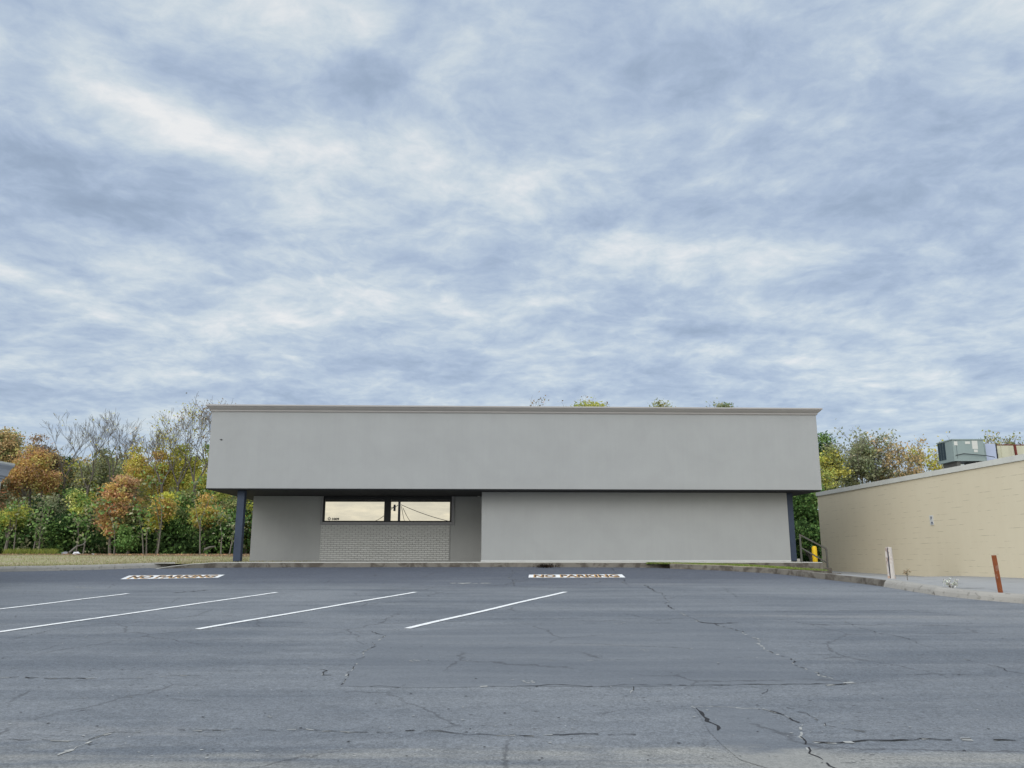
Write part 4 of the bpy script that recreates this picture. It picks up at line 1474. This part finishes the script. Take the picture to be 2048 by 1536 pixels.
def bank(name, x0, x1, Y0, Y1, z0, hfun, n_c, per, pals, lsize, label=None):  # a continuous mass of foliage
    xs = rng.uniform(x0, x1, n_c); ys = rng.uniform(Y0, Y1, n_c)
    hs_ = np.array([hfun(x) for x in xs]); zs = z0 + hs_ * rng.uniform(0, 1, n_c) ** .8
    C_ = np.stack([xs, ys, zs], 1)
    L_ = np.repeat(C_, per, 0) + rng.normal(size=(n_c * per, 3)) * np.array([.55, .5, .32])
    allc = np.zeros((n_c, 3))
    for i in range(n_c):
        p_ = PAL[pals[int(abs(math.sin(xs[i] * .6 + zs[i] * .35) * len(pals) * 1.7)) % len(pals)]]
        allc[i] = p_[rng.integers(0, 3)]
    allc = np.repeat(allc * rng.uniform(.75, 1.25, (n_c, 1)), per, 0) * rng.uniform(.75, 1.25, (n_c * per, 1))
    o = leafmesh(name, L_, rng.uniform(lsize * .5, lsize * 1.3, n_c * per), allc)
    tag(o, label, None, None, 'stuff'); return o


bank('undergrowth', -42, -14, 55.5, 60, 1.3, lambda x: 1.9 + .7 * math.sin(x * .9) + .4 * math.sin(x * 2.3), 800, 44, ['dark', 'dark', 'green', 'dark', 'greyolive'], .15)
bank('woodland', -48, -12, 66, 76, 1.2, lambda x: 7.6 + .9 * math.sin(x * .5) + .6 * math.sin(x * 1.7), 2300, 40, ['greyolive', 'olive', 'yellowgreen', 'greyolive', 'tan'], .17)
# slim pale stems at the edge of the wood: individual saplings
for i, (px, ht, lab) in enumerate([(28, 44, 'pale sapling trunk under the small light green tree'), (68, 40, 'left stem of the pale twin saplings'), (78, 42, 'right stem of the pale twin saplings'),
                     (152, 38, 'grey sapling stem by the fallen branch'), (167, 42, 'slightly bent grey sapling right of the fallen branch'), (229, 60, 'pale slim stem under the coral orange tree'),
                     (288, 48, 'left one of two close pale stems below the amber tree'), (294, 40, 'right one of two close pale stems below the amber tree'), (315, 95, 'straight pale stem under the glowing golden orange tree'),
                     (401, 70, 'slim pale stem below the low orange branches'), (442, 40, 'short grey stem left of the navy post'), (459, 36, 'short grey stem touching the navy post outline')]):
    b_ = at(px, 1103, 54.2)
    e = empty('sapling', (b_.x, 54.2, 1.5), 0, lab, 'tree', 'slim saplings at the wood edge')
    H = ht / F * 54.2
    mb = MB(); ends = []
    limb(mb, Vector((0, 0, 0)), Vector((rnd.gauss(0, .06), 0, 1)).normalized(), H, .07, 2, ends, .4, .5, (1, 2), .05)
    mb.build('trunk', M['bark'], e)
    E_ = np.array([tuple(v) for v in ends])
    cen = E_[rng.integers(0, len(E_), 90)] + rng.normal(size=(90, 3)) * .3
    leafmesh('crown', cen, rng.uniform(.08, .16, 90), paint('green', 90, 1, 'greyolive', .4), e)

# weeds, litter and the fallen branch at the wood edge
def s_weed():
    a = at(rnd.uniform(8, 112), 1108, 50 + rnd.random() * 3); return (a.x, a.y, 1.55)


tufts('weeds', 2600, s_weed, .42, [(.26, .28, .06), (.32, .32, .09), (.18, .24, .06)], .03)


def s_litter():
    x = rnd.uniform(-38, -15); y = rnd.uniform(47, 56); return (x, y, fieldz(x, y))


cen = np.array([s_litter() for _ in range(5000)])
lo = leafmesh('leaf_litter', cen + np.array([0, 0, .02]), rng.uniform(.04, .09, 5000), paint('rust', 5000, 1, 'brown', .6), flat=3)
tag(lo, None, None, None, 'stuff')
a = at(138, 1105, 51.5); b = at(166, 1089, 52.5)
mb = MB(); mb.tube([(0, 0, -.02), tuple((b - a) * .5 + Vector((0, 0, .12))), tuple(b - a), tuple((b - a) * 1.2 + Vector((0, 0, .08)))], [.07, .06, .045, .03], 6)
o = mb.build('fallen_branch', M['bark']); o.location = a; tag(o, 'pale fallen branch propped at the edge of the wood', 'branch')
a = at(409, 1099, 52); b = at(431, 1093, 52.5)
mb = MB(); mb.tube([(0, 0, 0), tuple((b - a) * .5 + Vector((0, 0, .05))), tuple(b - a)], [.07, .06, .04], 6)
o = mb.build('fallen_log', M['bark']); o.location = a; tag(o, 'grey fallen log lying on brown leaves left of the navy post', 'log')


def bag(px, py, Y, r_, name, label, m, seed):
    c_ = at(px, py, Y)
    bm = bmesh.new(); bmesh.ops.create_icosphere(bm, subdivisions=3, radius=1)
    rr_ = random.Random(seed); ph = [rr_.uniform(0, 6) for _ in range(6)]
    for v_ in bm.verts:
        q = v_.co; f = 1 + .18 * math.sin(q.x * 4 + ph[0]) * math.cos(q.y * 5 + ph[1]) + .12 * math.sin(q.z * 7 + ph[2] + q.x * 3)
        v_.co = Vector((q.x * r_ * 1.3 * f, q.y * r_ * f, max(-.35, q.z) * r_ * .8 * f))
    me = bpy.data.meshes.new(name); bm.to_mesh(me); bm.free(); me.materials.append(m)
    o = bpy.data.objects.new(name, me); col.objects.link(o); o.location = (c_.x, c_.y, fieldz(c_.x, c_.y) + r_ * .25)
    return tag(o, label, 'litter')


bag(154, 1102, 50.5, .17, 'litter_bag', 'crumpled white plastic bag lying below the fallen branch', M['trash'], 1)
bag(130, 1101, 51.0, .16, 'litter_bag', 'crumpled dark grey bag left of the white one at the wood edge', M['trim'], 2)
bag(186, 1106, 49.5, .06, 'litter_scrap', 'small white scrap on the leaf litter right of the white bag', M['trash'], 3)

# -- trees behind the buildings and on the right
for a in [
    (1645, 862, 1010, 58, 62, 'dark', 'dark pine behind the right end of the grey building', 'green', .3, 1.7, 'evergreen_tree'),
    (1668, 905, 990, 56, 56, 'yellowgreen', 'yellow olive tree right of the dark pine', 'olive', .4, 1.6, 'autumn_tree'),
    (1642, 935, 1020, 60, 55, 'olive', 'olive tree low against the right corner of the grey building', 'yellowgreen', .4, 1.6, 'autumn_tree'),
    (1718, 897, 985, 66, 57, 'greyolive', 'rounded grey green tree left of the open branched ones', 'olive', .3, 1.6, 'autumn_tree'),
    (1765, 935, 985, 60, 58, 'greyolive', 'low grey olive tree just above the pale coping', 'tan', .3, 1.2, 'autumn_tree'),
    (1815, 938, 975, 70, 60, 'olive', 'low olive tree peeping over the coping left of the air conditioner', 'tan', .3, 1.1, 'autumn_tree'),
    (1608, 955, 1070, 80, 47, 'green', 'leafy green tree in the gap between the buildings', 'dark', .35, 1.8, 'green_tree'),
    (1616, 1040, 1120, 62, 45, 'dark', 'dark vine covered shrub low in the gap between the buildings', 'green', .4, 1.9, 'green_tree'),
    (1590, 1010, 1125, 50, 48, 'dark', 'dark shrub tree right behind the right navy post', 'green', .35, 1.7, 'green_tree'),
    (1180, 796, 850, 92, 62, 'yellowgreen', 'pale yellow tree top above the middle of the cornice', 'lime', .3, .9, 'autumn_tree'),
    (1208, 802, 860, 62, 62, 'brown', 'dark leaved tree top just right of the pale yellow one', 'olive', .3, .7, 'autumn_tree'),
    (1322, 806, 860, 74, 62, 'tan', 'low olive tree top above the right half of the cornice', 'olive', .5, .8, 'autumn_tree'),
    (1445, 809, 860, 44, 62, 'greyolive', 'small dull green tree top above the cornice towards the right', 'green', .3, .8, 'evergreen_tree'),
]:
    px, yt_, yb_, w_, Y_, pal, lab, pal2, p2_, dn, nm = a
    leafy(px, yt_, yb_, w_, Y_, pal, lab, pal2, p2_, dn, name=nm, gz0=.9, group='trees behind the buildings')
for a in [
    (1665, 858, 60, 'open twiggy tree right beside the dark pine', .5, 'greyolive', 200, .10),
    (1728, 856, 57, 'tall semi bare tree with small upright leaves', .42, 'greyolive', 800, .12),
    (1752, 866, 58, 'pale leaved open tree in the middle of the right hand group', .42, 'greyolive', 900, .12),
    (1790, 874, 58, 'open tree with pinkish brown twigs', .42, 'tan', 700, .12),
    (1822, 880, 59, 'bare twiggy tree left of the air conditioner', .42, 'tan', 600, .11),
    (1852, 876, 59, 'tan leaved open tree touching the air conditioner outline', .45, 'yellow', 800, .12),
    (1935, 868, 62, 'bare twig top above the air conditioner', .5, 'tan', 200, .10),
    (1975, 866, 61, 'golden twiggy tree top right of the air conditioner', .5, 'yellow', 700, .12),
    (2000, 872, 61, 'small olive twiggy tree top above the cream cabinet', .5, 'olive', 500, .12),
    (2040, 882, 63, 'faint bare tree top at the right edge', .5, None, 0, .1),
    (1120, 793, 62, 'thin tree top with small dark leaves above the cornice', .5, 'brown', 500, .10),
    (1415, 793, 62, 'open round tree top above the cornice right of centre', .5, 'greyolive', 900, .10),
    (1035, 803, 62, 'faint reddish twigs just above the middle of the cornice', .5, 'rust', 500, .10),
]:
    px, yt_, Y_, lab, fk, lv_, nl, ls = a
    bare_tree(px, yt_, Y_, lab, fork=fk, leaves=lv_, nleaf=nl, lsize=ls, gz0=.9, thick=.11, levels=5, group='trees behind the buildings')
bank('woodland', 12, 22, 60, 68, 1.0, lambda x: 5.5 + .6 * math.sin(x * 1.1), 500, 34, ['greyolive', 'olive', 'dark', 'tan'], .2)
bank('undergrowth', 11, 18.5, 46.5, 50, .5, lambda x: 3.4 + .5 * math.sin(x * 2), 300, 44, ['dark', 'green', 'dark'], .14)

# -- small plants and leaves by the kerbs
def plantlet(name, px, py, Y, h_px, label, pal, nst, nl, spread, ls, z0=None):
    b_ = at(px, py, Y); H = h_px / F * Y
    e = empty(name, tuple(b_), 0, label, 'weed')
    mb = MB(); tips = []
    for i in range(nst):
        an = rnd.uniform(0, 6.28); sp_ = spread * rnd.uniform(.3, 1)
        t_ = Vector((math.cos(an) * sp_, math.sin(an) * sp_, H * rnd.uniform(.75, 1)))
        mb.tube([(0, 0, -.03), tuple(t_ * .5 + Vector((0, 0, .04))), tuple(t_)], [.006, .005, .003], 4, cap=False); tips.append(t_)
    mb.build('stem', M['bark'], e)
    T_ = np.array([tuple(v) for v in tips])
    cen = T_[rng.integers(0, len(T_), nl)] + rng.normal(size=(nl, 3)) * ls * 1.3
    leafmesh('leaves', cen, rng.uniform(ls * .5, ls, nl), paint(pal, nl, 1), e)


PAL['white'] = [(.6, .6, .55), (.5, .52, .42), (.65, .65, .62)]
plantlet('dry_weed', 1816, 1168, 21.6, 26, 'tall dry weed with a brown seed head right of the peeling white post', 'brown', 3, 50, .04, .03)
plantlet('flowering_weed', 1903, 1180, 18.6, 17, 'low weed with pale flower heads growing at the alley edge', 'white', 9, 130, .20, .035)
cpx = lot(1092, 1135.5)
nl = 260
cen = np.stack([rng.normal(0, .17, nl), rng.normal(0, .07, nl), np.abs(rng.normal(.02, .035, nl))], 1)
PAL['blk'] = [(.015, .013, .012), (.05, .035, .025), (.10, .075, .05)]
e = leafmesh('leaf_pile', cen, rng.uniform(.02, .05, nl), paint('blk', nl, 1), flat=1)
e.location = (cpx.x, cpx.y, cpx.z + .02); tag(e, 'small clump of black wet leaves against the kerb in mid lot', 'leaf pile')
